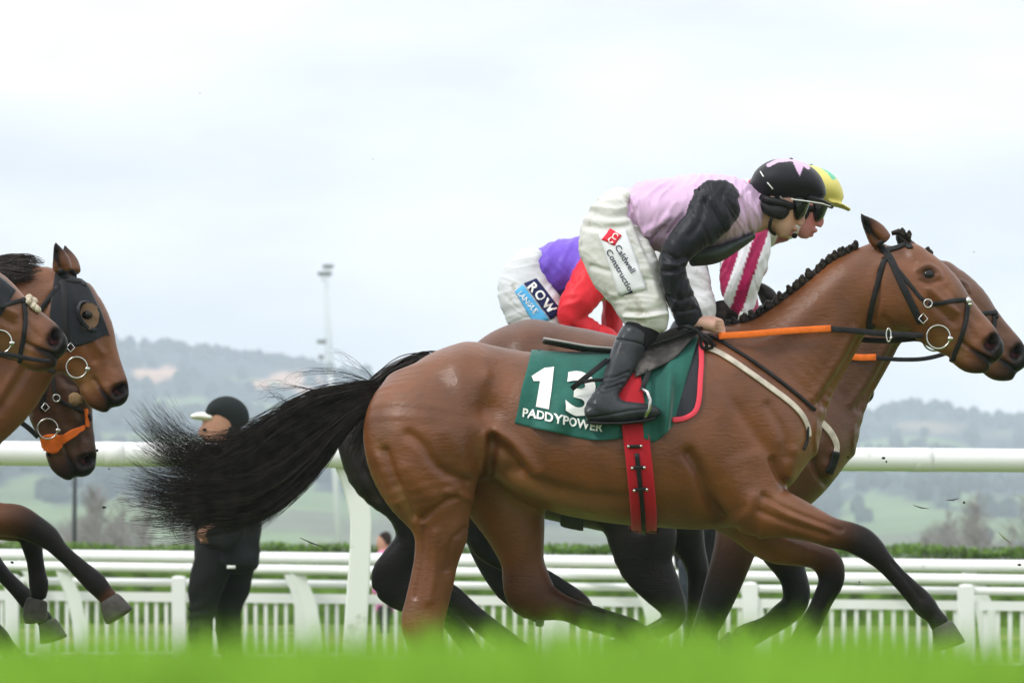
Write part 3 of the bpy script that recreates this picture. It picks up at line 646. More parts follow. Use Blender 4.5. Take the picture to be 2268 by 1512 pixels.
# muscles and creases of a fit galloping thoroughbred
MUSCLES = [([(852, 1000), (868, 1045), (886, 1086), (914, 1142)], 11, -.013), ([(840, 1010), (858, 1060), (880, 1110)], 12, .007), ([(905, 960), (935, 985), (952, 1012), (980, 1043), (1032, 1064)], 12, -.011), ([(900, 1040), (935, 1085), (960, 1105)], 22, .009),
           ([(990, 960), (1020, 1010), (1035, 1040)], 24, .008), ([(1072, 838)], 20, .014), ([(1000, 800), (1040, 790), (1075, 800)], 22, .006), ([(960, 830), (1000, 870), (1030, 920)], 26, -.006), ([(1085, 905)], 30, -.022), ([(1092, 968), (1088, 1010), (1080, 1050)], 10, -.022), ([(1072, 960), (1066, 1030), (1058, 1080)], 9, .006),
           ([(1100, 955), (1135, 975), (1165, 1010), (1190, 1045)], 12, .012), ([(1095, 985), (1120, 1005), (1150, 1040)], 14, -.014), ([(1125, 1040), (1200, 1070), (1290, 1095), (1380, 1105)], 13, -.008), ([(1130, 1065), (1220, 1105), (1320, 1130)], 14, .006),
           ([(1010, 1100), (985, 1112), (960, 1128), (935, 1150)], 8, -.009), ([(1045, 1105), (1015, 1095), (990, 1090)], 9, .006), ([(1030, 1170), (1000, 1200), (990, 1260)], 8, -.004), ([(940, 1170), (935, 1240), (920, 1320)], 7, -.006), ([(965, 1180), (965, 1250), (950, 1330)], 9, .005),
           ([(1526, 1005), (1550, 1046), (1572, 1110), (1600, 1150)], 14, -.016), ([(1600, 880), (1585, 960), (1600, 1040), (1640, 1100)], 34, .012), ([(1560, 800), (1600, 860), (1650, 930), (1700, 1000)], 14, -.006), ([(1640, 820), (1690, 900), (1730, 970)], 26, .008), ([(1700, 900), (1735, 960), (1745, 1010)], 12, -.008),
           ([(1712, 1020), (1728, 1055), (1746, 1078)], 9, -.014), ([(1755, 1000), (1745, 1050)], 14, .008), ([(1905, 752), (1862, 830), (1818, 893)], 9, -.010), ([(1890, 735), (1845, 815), (1800, 880)], 11, .006), ([(1700, 760), (1760, 720), (1820, 660), (1880, 610)], 24, .007), ([(1680, 800), (1750, 770), (1820, 710)], 20, -.005),
           ([(1691, 1098), (1744, 1128), (1821, 1158), (1862, 1172)], 7, -.008), ([(1680, 1130), (1750, 1160), (1830, 1185)], 8, -.006), ([(1700, 1112), (1760, 1142), (1840, 1172)], 8, .005), ([(1975, 1245), (2010, 1285), (2040, 1325)], 4, -.004), ([(1640, 1150), (1660, 1130), (1670, 1100)], 12, .008),
           ([(2035, 596), (2056, 590), (2075, 600), (2080, 612)], 7, .008), ([(2040, 622), (2058, 628), (2076, 622)], 5, -.006), ([(2056, 606)], 15, -.005), ([(2060, 640), (2090, 668), (2120, 690)], 7, .006), ([(2060, 662), (2085, 690), (2110, 712)], 9, -.006), ([(2100, 640), (2130, 676), (2165, 712)], 8, -.004), ([(1990, 600), (2000, 650), (1990, 700)], 26, .006), ([(2000, 560), (2020, 580)], 14, -.007),
           ([(2128, 756), (2150, 772), (2180, 790), (2200, 806)], 4, -.010), ([(2194, 764), (2199, 756), (2204, 749)], 12, -.036), ([(2186, 745), (2198, 736), (2212, 742), (2216, 758), (2208, 775)], 5, .007), ([(2138, 700), (2150, 730), (2160, 750)], 8, -.004), ([(1960, 705), (1985, 728), (2020, 738)], 8, -.005), ([(1950, 600), (1945, 660), (1935, 705)], 7, -.008),
           ([(1920, 500), (1932, 520), (1950, 535)], 6, -.009)]
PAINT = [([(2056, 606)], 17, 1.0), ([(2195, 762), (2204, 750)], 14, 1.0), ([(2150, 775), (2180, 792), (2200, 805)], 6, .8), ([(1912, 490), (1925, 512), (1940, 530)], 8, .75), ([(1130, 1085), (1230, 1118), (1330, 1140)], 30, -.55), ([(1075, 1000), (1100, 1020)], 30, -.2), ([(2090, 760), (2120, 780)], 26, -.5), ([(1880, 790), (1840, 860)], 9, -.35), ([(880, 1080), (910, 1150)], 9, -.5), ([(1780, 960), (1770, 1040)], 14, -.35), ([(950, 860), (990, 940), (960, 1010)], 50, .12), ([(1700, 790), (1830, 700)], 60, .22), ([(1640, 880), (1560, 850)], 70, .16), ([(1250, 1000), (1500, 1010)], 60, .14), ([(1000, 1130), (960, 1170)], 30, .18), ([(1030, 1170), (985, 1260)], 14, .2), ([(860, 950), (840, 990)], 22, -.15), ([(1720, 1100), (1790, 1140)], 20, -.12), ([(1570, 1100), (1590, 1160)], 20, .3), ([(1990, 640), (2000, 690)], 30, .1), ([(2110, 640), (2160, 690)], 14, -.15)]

M_coat = mat('horse_coat', attr=True, rough=.40, spec=1.0, nscale=7, namt=.26, dirt=((.12, .085, .05), 55, .67, .4), bump=.36, bdist=.005, bscale=75, bstretch=(.4, 1, 1.5), rvar=.06, rscale=4,  vein=.09)
M_hair = mat('black_horse_hair', (.021, .0155, .0125), nscale=22, namt=.7, rough=.5, spec=.45)
M_hoof = mat('hoof_horn', (.060, .056, .050), rough=.5, nscale=40, namt=.3, bump=.3, bscale=90, bstretch=(1, 1, .2))
M_eye = mat('wet_dark_eye', (.008, .006, .005), rough=.08, spec=.7)
M_leather = mat('black_leather', (.014, .014, .015), rough=.42, spec=.45, nscale=30, namt=.3, bump=.15, bscale=300)
M_steel = mat('bright_steel', (.50, .50, .48), rough=.25, metal=1)
M_orange = mat('orange_rubber', (.78, .16, .02), rough=.55, nscale=60, namt=.1, bump=.3, bscale=400)
M_white_web = mat('muddy_white_webbing', (.56, .50, .42), rough=.8, nscale=25, namt=.25, bump=.4, bscale=300)
M_fleece = mat('cream_fleece', (.62, .54, .42), rough=.95, bump=1, bscale=220)
M_hood = mat('black_hood_cloth', (.016, .018, .022), rough=.75, sheen=.3, bump=.3, bscale=500)
M_plastic = mat('black_glossy_plastic', (.02, .022, .028), rough=.22, spec=.5)
M_pink_cup = mat('mauve_plastic', (.20, .11, .13), rough=.35, spec=.5)

COATS = {'bay': ((.25, .135, .052), (.150, .050, .0145), (.009, .0075, .007)), 'bright_bay': ((.28, .15, .06), (.152, .053, .017), (.009, .0075, .007)), 'dark_bay': ((.17, .08, .035), (.100, .040, .019), (.009, .010, .010)), 'brown': ((.17, .09, .045), (.07, .032, .018), (.011, .010, .010)), 'black': ((.05, .04, .03), (.018, .015, .014), (.010, .009, .009))}
def coatcols(kind, c):
    t, m, b = [np.array(x) for x in COATS[kind]]; c = np.clip(c, -1, 1)[:, None]
    return np.where(c < 0, m + (t - m) * -c, m + (b - m) * np.clip(c, 0, 1))

class Horse: pass
def make_horse(label, coat, fb, fh, legs, feet, vox, neck=None, fn=None, group=None, strokes=True, trunk=True, far_ear=(-3, -2)):
    """fb/fh = body and head frames; legs = [(frame, stations)], feet likewise"""
    h = Horse(); h.fb = fb; h.fh = fh; fn = fn or fb
    prims = []
    prims.append(Trunk(fb, TRUNK, k=.05))
    prims.append(Chain(fn, neck or NECK, k=.06, cf=2.2))
    hd = Chain(fh, HEAD, k=.04); prims.append(hd); prims.append(Chain(fh, CHIN, k=.02))
    for s, dx, dy in ((-1, 0, 0), (1, *far_ear)):
        prims.append(Chain(fh, [(a + dx, b + dy, c + dx, d + dy, w, s * (.058 + .010 * i), (q[6] if (q := (list(r) + [0, 0])[:7]) else 0)) for i, r in enumerate(EAR) for a, b, c, d, w in [r[:5]]], k=.012))
    for i_, (fr, st) in enumerate(legs): prims.append(Chain(fr, st, k=.045 if st in (THIGH, OFFHIND) else .05))
    V, Q = surface(prims, vox)
    C = softcol(prims, V)
    px, py = project(V)
    def tr(fr, L): return [fr.px(*p) for p in L]
    near = V[:, 1] < fb.Y + .02
    head_y = 545
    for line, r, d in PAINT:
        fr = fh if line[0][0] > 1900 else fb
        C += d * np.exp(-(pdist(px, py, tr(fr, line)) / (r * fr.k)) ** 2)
    if strokes:
        S = []
        for line, r, dep in MUSCLES:
            fr = fh if line[0][0] > 1948 or line[0][1] < 545 else fb
            if fb.k < 1 and line[0][1] > 1060: continue
            S.append((tr(fr, line), r * fr.k, dep))
        V = sculpt(V, Q, S, yplane=fb.Y)
    root = thing('racehorse', fb.w(1300, 1640), label, 'horse', group); h.root = root
    h.V, h.Q = V, Q; h.bvh = bvh_of(V, Q); h.Y = fb.Y
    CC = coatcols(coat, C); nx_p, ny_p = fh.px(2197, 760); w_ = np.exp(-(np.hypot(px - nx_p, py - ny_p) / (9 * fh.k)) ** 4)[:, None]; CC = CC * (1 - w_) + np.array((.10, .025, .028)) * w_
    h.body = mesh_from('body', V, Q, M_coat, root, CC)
    for fr, st in feet:
        ch = Chain(fr, st, k=.01, sub=4, cf=7); v, q = surface([ch], .007, 1); mesh_from('hoof', v, q, M_hoof, root)
    for s in (-1, 1):
        e = MB(); c = fh.w(2056, 606, 0); pp, n = hit(h.bvh, *fh.px(2057, 607), fh.Y, -.008)
        if s > 0: pp = Vector((pp.x, 2 * fh.Y - pp.y, pp.z))
        e.ball(pp, (.026, .018, .021), 14, 10); e.build('eye', M_eye, root)
    return h

def hair_lock(mb, guides, n, spread, r0=.0022, seg=14, wob=.012, taper=.25, lenvar=.25, nside=3):
    "strands between guide curves (world points), rooted together"
    G = [catmull([list(p) for p in g], 5) for g in guides]; m = min(len(g) for g in G)
    G = np.array([g[np.linspace(0, len(g) - 1, 40)[:, None].repeat(1, 1).astype(int).ravel()] for g in G])
    ncl = max(4, n // 26); cu = RNG.uniform(0, len(G) - 1.001, ncl); co = RNG.normal(0, spread, (ncl, 3))
    for _ in range(n):
        ci = RNG.integers(ncl); u = np.clip(cu[ci] + RNG.normal(0, .16), 0, len(G) - 1.001); i = int(u); t = u - i; c = G[i] * (1 - t) + G[i + 1] * t
        L = RNG.uniform(1 - lenvar, 1.04); idx = np.clip(np.linspace(0, 39 * L, seg), 0, 39); c = np.stack([np.interp(idx, np.arange(40), c[:, k]) for k in range(3)], 1)
        s = np.linspace(0, 1, seg)[:, None]
        fray = co[ci] * s ** 2.2 * .9; off = co[ci] * np.array([.6, 1.3, .6]) + RNG.normal(0, spread, 3) * np.array([.35, .8, .35]); ph = RNG.uniform(0, 6.28, 3); fq = RNG.uniform(3, 8, 3)
        c = c + fray + np.sin(s * 5 + ci * 2.4) * np.array([.3, .8, 1.]) * .034 * s * min(1, spread * 60) + off * (s ** .8) * .8 + RNG.normal(0, spread * .35, 3) * s * 0 + np.sin(s * fq + ph) * wob * s + RNG.normal(0, 1, 3) * np.array([.5, 1, .5]) * spread * .5 * (s > .0)
        r = r0 * RNG.uniform(.7, 1.2)
        rr = [r * max(.15, (1 - (k / (seg - 1)) ** 2 * (1 - taper))) for k in range(seg)]
        mb.tube(c, rr, nside, cap=False)
def tail(h, lines, n, fr=None, spread=.018, wisps=(), r0=.0026, lv=.3):
    g = []
    for line in lines:
        yo = line[0][2] if len(line[0]) > 2 else 0
        g.append([tuple(fr.w(p[0], p[1], p[2] if len(p) > 2 else 0)) for p in line])
    mb = MB(); hair_lock(mb, g, n, spread, r0, lenvar=lv)
    for w in wisps: hair_lock(mb, [[tuple(fr.w(p[0], p[1], 0)) for p in w], [tuple(fr.w(p[0] + 6, p[1] + 8, .04)) for p in w]], 9, .006, r0 * .6, wob=.02)
    return mb.build('tail', M_hair, h.root, fix=False)

def ring(mb, c, r, tube_r, n=28, tilt=0, sx=1):
    c = Vector(c); mb.tube([c + Vector((r * math.cos(a) * sx, r * math.sin(a) * tilt, r * math.sin(a))) for a in np.linspace(0, 2 * math.pi, n, endpoint=False)], tube_r, 8, closed=True)

# frames -------------------------------------------------------------
FA = Fr(18.0)
FB = Fr(18 / .93, .93, 210, 75, ([1300, 1750], [-72, -2]))
FBH = Fr(18 / .93, .93, 210, 75)
FC = Fr(18 / .84, .84, 69, 221, ([943, 1250, 1500], [-77, -40, -6]))
FCH = Fr(18 / .84, .84, 69, 221)
RB = Fr(18 / .93); RC = Fr(18 / .84)

hA = make_horse('bay racehorse wearing cloth thirteen in full gallop, nearest of the horses', 'bay', FA, FA, [(FA, THIGH), (FA, OFFHIND), (FA, FORE), (FA, OFFFORE)], [(FA, HIND_FOOT), (FA, OFFHIND_FOOT), (FA, FORE_FOOT), (FA, OFFFORE_FOOT)], .0068 if not FASTDEV else .010, group='racehorses in the field')
tail(hA, [[(842, 849), (790, 850), (700, 868), (620, 905), (545, 950), (470, 985), (395, 962), (345, 905)],
          [(842, 856), (780, 868), (690, 905), (610, 955), (530, 1000), (450, 1010), (370, 985), (312, 922)],
          [(840, 864), (775, 890), (690, 945), (610, 1000), (530, 1040), (450, 1050), (370, 1040), (300, 985)],
          [(836, 872), (770, 912), (690, 985), (610, 1045), (530, 1075), (450, 1085), (370, 1085), (292, 1070)],
          [(832, 880), (765, 935), (690, 1020), (610, 1085), (540, 1115), (460, 1120), (380, 1125), (310, 1115)],
          [(828, 890), (765, 955), (700, 1045), (630, 1105), (560, 1140), (480, 1145), (400, 1155), (330, 1158)]], 3600, FA, .022, r0=.0013, lv=.34,
     wisps=[[(835, 850), (760, 822), (690, 818), (640, 835), (615, 870)], [(838, 850), (800, 815), (750, 790), (715, 782)], [(836, 852), (780, 835), (700, 830), (630, 840)], [(700, 862), (640, 850), (590, 845), (560, 850)], [(640, 890), (600, 870), (560, 865)], [(420, 1140), (440, 1190), (480, 1200), (520, 1190)], [(440, 1100), (380, 1150), (400, 1190), (470, 1212)], [(600, 1090), (520, 1150), (430, 1180), (330, 1160)], [(560, 980), (535, 965), (515, 955), (500, 970)]])
# plaited mane
crest = dense([(1612, 726), (1665, 700), (1718, 668), (1766, 634), (1810, 599), (1849, 570), (1893, 548)], 8)
mb = MB(); mb.tube([FA.w(x, y + 4, 0) for x, y in crest], .017, 8); mb.build('mane', M_hair, hA.root)
def plait(h, fr, x, y, r=.016):
    m_ = MB(); c = fr.w(x, y, -.012); m_.ball(c, (r, r, r), 10, 7, .10); m_.ball(c + Vector((random.uniform(-.006, .006), -.006, r * .75)), r * .62, 8, 6, .1); m_.tube([c, fr.w(x + 2, y + 9, -.02)], [r * .9, r * .5], 8); return m_.build('mane_plait', M_hair, h.root)
N_PL = 19
for i in range(N_PL):
    q = crest[int(i * (len(crest) - 1) / (N_PL - 1))]; plait(hA, FA, q[0] + random.uniform(-3, 3), q[1] - 2 + random.uniform(-4, 1), random.uniform(.013, .018))
plait(hA, FA, 1868, 555, .012); plait(hA, FA, 1999, 514, .012); plait(hA, FA, 2013, 519, .011)
mb = MB(); mb.tube([FA.w(1975, 517), FA.w(1990, 513), FA.w(2004, 521), FA.w(2017, 536)], [.008, .012, .012, .007], 8); mb.build('forelock', M_hair, hA.root)

# second horse (inside the leader) ------------------------------------
B_NH = [(1180, 1000, 960, 1020, .14, -.12), (1130, 1080, 985, 1100, .11, -.13), (1110, 1140, 1010, 1170, .085, -.13, .9), (1100, 1185, 1035, 1205, .07, -.13, 1), (1115, 1215, 1060, 1228, .05, -.13, 1), (1165, 1242, 1120, 1262, .036, -.13, 1), (1222, 1266, 1190, 1298, .032, -.13, 1), (1264, 1292, 1240, 1322, .032, -.13, 1), (1298, 1316, 1275, 1345, .038, -.13, .9), (1315, 1342, 1290, 1365, .03, -.13, .7)]
B_NHF = [(1318, 1345, 1290, 1368, .038, -.13), (1325, 1385, 1280, 1395, .046, -.13)]
B_FH = [(1160, 1000, 980, 1050, .12, .12), (1120, 1120, 1020, 1150, .08, .12), (1120, 1200, 1040, 1220, .06, .12, 1), (1160, 1290, 1095, 1310, .045, .12, 1), (1200, 1340, 1160, 1360, .035, .12, 1), (1205, 1370, 1180, 1372, .03, .12, 1)]
B_FHF = [(1208, 1362, 1184, 1362, .036, .12), (1204, 1386, 1186, 1386, .04, .12)]
B_NF = [(1700, 1080, 1590, 1130, .11, -.10), (1690, 1170, 1585, 1180, .095, -.11, .2), (1667, 1235, 1577, 1230, .08, -.11, .6), (1640, 1300, 1560, 1292, .062, -.11, .9), (1612, 1360, 1545, 1350, .05, -.11, 1), (1585, 1410, 1530, 1400, .04, -.11, 1), (1565, 1470, 1518, 1460, .034, -.11, 1), (1550, 1530, 1508, 1520, .034, -.11, 1), (1545, 1570, 1500, 1562, .036, -.11, 1)]
B_NFF = [(1552, 1572, 1498, 1566, .04, -.11), (1572, 1600, 1492, 1600, .05, -.11)]
B_FF = [(1760, 1130, 1650, 1190, .10, .10), (1775, 1205, 1690, 1240, .07, .11, .6), (1785, 1262, 1725, 1282, .052, .11, 1), (1795, 1305, 1733, 1312, .045, .11, 1), (1788, 1345, 1732, 1332, .042, .11, 1), (1760, 1372, 1706, 1352, .034, .11, 1), (1720, 1400, 1680, 1372, .03, .11, 1), (1680, 1425, 1640, 1385, .034, .11, 1), (1655, 1440, 1620, 1395, .03, .11, .6)]
B_FFF = [(1650, 1440, 1612, 1398, .036, .11), (1622, 1462, 1590, 1418, .046, .11)]
hB = make_horse('dark bay racehorse galloping just inside the leader, its head half hidden', 'dark_bay', FB, FBH, [(RB, B_NH), (RB, B_FH), (RB, B_NF), (RB, B_FF)], [(RB, B_NHF), (RB, B_FHF), (RB, B_NFF), (RB, B_FFF)], .0095, fn=FBH, group='racehorses in the field')
for x, y in ((1982, 517), (1990, 522)): plait(hB, FBH, x, y, .013)
crestB = dense([(1612, 732), (1718, 672), (1810, 602), (1893, 552)], 8)
mb = MB(); mb.tube([FBH.w(x, y + 4) for x, y in crestB], .02, 8); mb.build('mane', M_hair, hB.root)
tail(hB, [[(842, 849), (780, 850), (700, 890), (640, 960), (600, 1040)], [(836, 872), (770, 890), (700, 940), (650, 1010), (620, 1080)]], 300, FB, .02, r0=.004)

# third horse, nearly black -------------------------------------------
C_NH = [(1000, 960, 745, 985, .14, -.12), (985, 1040, 770, 1060, .12, -.13), (950, 1100, 825, 1120, .09, -.13), (915, 1150, 868, 1160, .07, -.13, 1), (935, 1200, 875, 1190, .058, -.13, 1), (925, 1250, 845, 1230, .055, -.13, 1), (925, 1275, 822, 1270, .05, -.13, 1), (935, 1290, 828, 1296, .045, -.13, 1), (975, 1290, 893, 1341, .040, -.13, 1), (1012, 1296, 975, 1336, .036, -.13, 1),
        (1036, 1318, 1005, 1356, .033, -.13, 1), (1072, 1350, 1040, 1388, .033, -.13, 1), (1124, 1390, 1090, 1430, .035, -.13, 1), (1168, 1425, 1138, 1462, .04, -.13, 1), (1205, 1460, 1178, 1492, .034, -.13, 1)]
C_NHF = [(1208, 1462, 1180, 1495, .04, -.13), (1240, 1480, 1195, 1525, .05, -.13)]
C_FH = [(1010, 980, 800, 1010, .12, .12), (985, 1100, 870, 1130, .085, .13), (960, 1200, 890, 1215, .06, .13, 1), (985, 1290, 925, 1310, .045, .13, 1), (1030, 1370, 990, 1400, .036, .13, 1), (1070, 1440, 1035, 1460, .036, .13, 1)]
C_FHF = [(1075, 1440, 1035, 1465, .04, .13), (1100, 1475, 1040, 1490, .05, .13)]
C_NF = [(1480, 1120, 1350, 1160, .10, -.10), (1500, 1185, 1345, 1195, .085, -.11, .5), (1490, 1235, 1368, 1255, .066, -.11, 1), (1508, 1290, 1415, 1305, .052, -.11, 1), (1520, 1330, 1452, 1340, .045, -.11, 1), (1520, 1365, 1470, 1358, .042, -.11, 1), (1495, 1398, 1460, 1368, .033, -.11, 1), (1440, 1425, 1420, 1390, .030, -.11, 1), (1385, 1450, 1370, 1410, .034, -.11, 1), (1350, 1455, 1335, 1420, .03, -.11, 1)]
C_NFF = [(1345, 1455, 1325, 1415, .036, -.11), (1310, 1442, 1243, 1440, .04, -.11), (1300, 1400, 1285, 1396, .02, -.11)]
C_FF = [(1560, 1130, 1440, 1180, .09, .10), (1560, 1200, 1500, 1230, .06, .11, .8), (1570, 1260, 1520, 1270, .045, .11, 1), (1560, 1330, 1520, 1330, .032, .11, 1), (1550, 1400, 1515, 1400, .032, .11, 1), (1545, 1460, 1508, 1460, .036, .11, 1)]
C_FFF = [(1548, 1462, 1505, 1462, .04, .11), (1560, 1500, 1500, 1500, .05, .11)]
hC = make_horse('nearly black racehorse galloping on the far side of the leading pair', 'black', FC, FCH, [(RC, C_NH), (RC, C_FH), (RC, C_NF), (RC, C_FF)], [(RC, C_NHF), (RC, C_FHF), (RC, C_FFF)], .0105, fn=FCH, group='racehorses in the field')
mb = MB(); mb.tube([FCH.w(x, y + 4) for x, y in crestB], .02, 8); mb.build('mane', M_hair, hC.root)
tail(hC, [[(842, 849), (780, 860), (720, 900), (660, 960), (610, 1020)], [(838, 880), (780, 900), (720, 960), (670, 1020), (640, 1070)], [(834, 900), (800, 950), (760, 1010), (720, 1060)]], 450, FC, .025, r0=.004)

# chasing group at the left -------------------------------------------
def fr_head(Y, k, rot, anchor, to, a=(2220, 752)):
    f = Fr(Y, k, 0, 0, None, rot, a); f.ox = to[0] - a[0] * k; f.oy = to[1] - a[1] * k; return f
FL1 = Fr(18 / .9, .9, -1640, 110); FL1H = fr_head(18 / .9, .886, 22, None, (286, 866))
FL2 = Fr(18 / .98, .98, -2010, 100); FL2H = fr_head(18 / .98, 1.0, -10, None, (143, 738))
FL3 = Fr(18 / .865, .865, -1700, 180); FL3H = fr_head(18 / .865, .92, 33, None, (213, 1026))
R1 = Fr(18 / .9); R2 = Fr(18 / .98); R3 = Fr(18 / .865)
L1_NECK = [(-230, 770, -70, 1040, .15), (-150, 680, 20, 960, .13), (-70, 615, 70, 880, .11), (0, 590, 110, 820, .095), (60, 588, 135, 770, .088), (115, 592, 150, 740, .083), (150, 600, 160, 720, .08)]
L1_NF = [(-90, 1040, -190, 1150, .11, -.1), (-40, 1100, -90, 1188, .09, -.12), (0, 1112, -10, 1188, .075, -.125, .25), (45, 1117, 30, 1190, .062, -.125, .6), (85, 1140, 62, 1199, .052, -.125, .97), (122, 1168, 92, 1212, .046, -.125, 1), (146, 1203, 114, 1226, .038, -.125, 1), (172, 1228, 142, 1252, .031, -.125, 1), (200, 1250, 170, 1282, .03, -.125, 1), (226, 1270, 194, 1308, .033, -.125, 1), (240, 1290, 212, 1324, .034, -.125, 1), (258, 1312, 224, 1336, .03, -.125, .3)]
L1_NFF = [(260, 1312, 222, 1337, .034, -.125), (274, 1326, 222, 1346, .042, -.125), (288, 1350, 224, 1352, .048, -.125), (298, 1371, 230, 1357, .05, -.125)]
L1_FF = [(-60, 1050, -170, 1140, .10, .1), (20, 1130, -20, 1190, .07, .11, .2), (75, 1165, 35, 1190, .05, .11, .9), (93, 1205, 46, 1205, .045, .11, 1), (97, 1240, 58, 1240, .036, .11, 1), (102, 1268, 62, 1270, .034, .11, 1), (108, 1292, 64, 1296, .04, .11, 1), (103, 1325, 68, 1318, .032, .11, 1)]
L1_FFF = [(106, 1330, 60, 1325, .036, .11), (105, 1360, 50, 1350, .045, .11), (104, 1384, 56, 1368, .046, .11)]
def sh(st, dx, dy=0): return [(a + dx, b + dy, c + dx, d + dy, *r) for a, b, c, d, *r in st]
hL1 = make_horse('bay racehorse in a black blinker hood, chasing at the left edge', 'bright_bay', FL1, FL1H, [(R1, L1_NF), (R1, L1_FF), (FL1, THIGH), (FL1, OFFHIND)], [(R1, L1_NFF), (R1, L1_FFF), (FL1, HIND_FOOT), (FL1, OFFHIND_FOOT)], .0085, neck=L1_NECK, fn=R1, group='racehorses in the field', far_ear=(24, -2))
L2_NECK = [(-420, 760, -250, 1040, .15), (-330, 700, -180, 940, .13), (-250, 640, -140, 860, .11), (-180, 590, -110, 800, .095), (-130, 560, -80, 760, .088), (-100, 556, -60, 720, .083)]
hL2 = make_horse('bay racehorse whose muzzle shows at the left edge with cream fleece noseband', 'bright_bay', FL2, FL2H, [(FL2, FORE), (FL2, OFFFORE), (FL2, THIGH), (FL2, OFFHIND)], [(FL2, FORE_FOOT), (FL2, OFFFORE_FOOT), (FL2, HIND_FOOT), (FL2, OFFHIND_FOOT)], .0085, neck=L2_NECK, fn=R2, group='racehorses in the field')
L3_NECK = [(-200, 800, -120, 1040, .14), (-120, 740, -60, 960, .12), (-50, 700, -10, 900, .105), (10, 690, 40, 860, .095), (60, 690, 75, 830, .09), (105, 705, 100, 820, .085)]
hL3 = make_horse('dark brown racehorse with lowered head and orange bit guard at the left', 'brown', FL3, FL3H, [(FL3, FORE), (FL3, OFFFORE), (FL3, THIGH), (FL3, OFFHIND)], [(FL3, FORE_FOOT), (FL3, OFFFORE_FOOT), (FL3, HIND_FOOT), (FL3, OFFHIND_FOOT)], .009, neck=L3_NECK, fn=R3, group='racehorses in the field')
mb = MB(); hair_lock(mb, [[tuple(R1.w(-120, 640)), tuple(R1.w(-60, 590)), tuple(R1.w(0, 577)), tuple(R1.w(50, 577)), tuple(R1.w(90, 588))], [tuple(R1.w(-120, 650, -.04)), tuple(R1.w(-60, 610, -.05)), tuple(R1.w(0, 598, -.06)), tuple(R1.w(50, 598, -.06)), tuple(R1.w(88, 592, -.05))], [tuple(R1.w(-120, 680, -.06)), tuple(R1.w(-60, 635, -.08)), tuple(R1.w(0, 618, -.09)), tuple(R1.w(30, 622, -.09)), tuple(R1.w(60, 606, -.08))]], 420, .008, .004, wob=.006); mb.build('mane', M_hair, hL1.root, fix=False)
# ---------------------------------------------------------------- tack of the leading horse
def nrm_y(n): return [Vector((0, -1, 0))] * n
def both(parent, name, m, mb, yplane):
    a = mb.build(name, m, parent); b = mirrored(mb, yplane).build(name, m, parent); return a, b

def bridle(h, fh, label, noseband=True, r=1.0, m=None, rein=None, cross=True):
    m = m or M_leather; B = thing('bridle', h.fh.w(2030, 640), label, 'bridle'); Y = h.Y
    def st(line, w, t=.006, off=.005):
        q = MB(); strap(q, h.bvh, [fh.px(*p) for p in line], Y, w, t, off); return q
    both(B, 'cheekpiece', m, st([(1960, 556), (1975, 580), (2000, 635), (2025, 685), (2040, 715)], .026), Y)
    both(B, 'throatlash', m, st([(1960, 572), (1945, 620), (1930, 680), (1924, 722), (1935, 735)], .020), Y)
    both(B, 'browband', m, st([(1958, 556), (1985, 550), (2005, 542), (2019, 534)], .022), Y)
    both(B, 'headpiece', m, st([(1958, 558), (1953, 550), (1951, 541), (1950, 534)], .026), Y)
    if cross:
        both(B, 'noseband_strap', m, st([(1968, 575), (2000, 612), (2035, 655), (2050, 668)], .014), Y)
        both(B, 'noseband', m, st([(2056, 674), (2090, 670), (2120, 665), (2143, 664)], .016), Y)
        both(B, 'lower_noseband', m, st([(2143, 664), (2140, 700), (2132, 735), (2118, 775), (2112, 797)], .017, .007, .006), Y)
        for x, y, rr in ((2053, 673, .015),):
            for s in (-1, 1):
                q = MB(); c, n = hit(h.bvh, *fh.px(x, y), Y, .012); c.y = Y + s * (Y - c.y) if s > 0 else c.y; ring(q, c, rr, .003); q.build('noseband_ring', M_steel, B)
    for s in (-1, 1):
        q = MB(); c, n = hit(h.bvh, *fh.px(2078, 741), Y, .02)
        if s > 0: c.y = 2 * Y - c.y
        ring(q, c, .043 * r, .0036, tilt=.0); rg = q.build('bit_ring', M_steel, B)
        q = MB(); q.ball(c + Vector((.044, 0, -.006)), (.013, .009, .010), 10, 6); q.build('bit_joint', M_steel, rg)
    q = MB(); c, n = hit(h.bvh, *fh.px(2045, 703), Y, .014); d = .018 * r; q.tube([c + Vector((0, 0, d)), c + Vector((d, 0, .0)), c + Vector((0, 0, -d)), c + Vector((-d, 0, 0))], .0028, 6, closed=True); q.build('buckle', M_steel, B)
    if cross:
        q = MB(); c, n = hit(h.bvh, *fh.px(2141, 667), Y, .008); q.ball(c, (.012, .01, .014), 8, 6, .15); q.ball(c + Vector((.006, 0, -.014)), (.010, .008, .008), 8, 6, .15); q.build('noseband_stud', M_steel if h is hA else M_leather, B)
    return B
brA = bridle(hA, FA, 'black leather bridle with crossed noseband on the head of the leading bay')
def rein_band(parent, fr, line, ys, wid, m, name='rein', thick=.005):
    q = MB(); L = dense(line, 6); yy = np.interp(np.linspace(0, 1, len(L)), np.linspace(0, 1, len(ys)), ys); pts = [fr.w(x, y, d) for (x, y), d in zip(L, yy)]
    q.strip(pts, nrm_y(len(pts)), wid, thick); return q.build(name, m, parent)
rein_band(brA, FA, [(1592, 744), (1660, 740), (1740, 733), (1840, 727)], [-.15, -.165, -.15, -.13], .024, M_orange, 'rein_grip', .008)
rein_band(brA, FA, [(1836, 728), (1900, 733), (1960, 739), (2045, 743)], [-.13, -.115, -.11, -.115], .021, M_leather)
rein_band(brA, FA, [(1600, 750), (1700, 752), (1840, 748), (1905, 752), (1970, 754), (2045, 748)], [.13, .14, .12, .11, .11, .11], .02, M_leather)
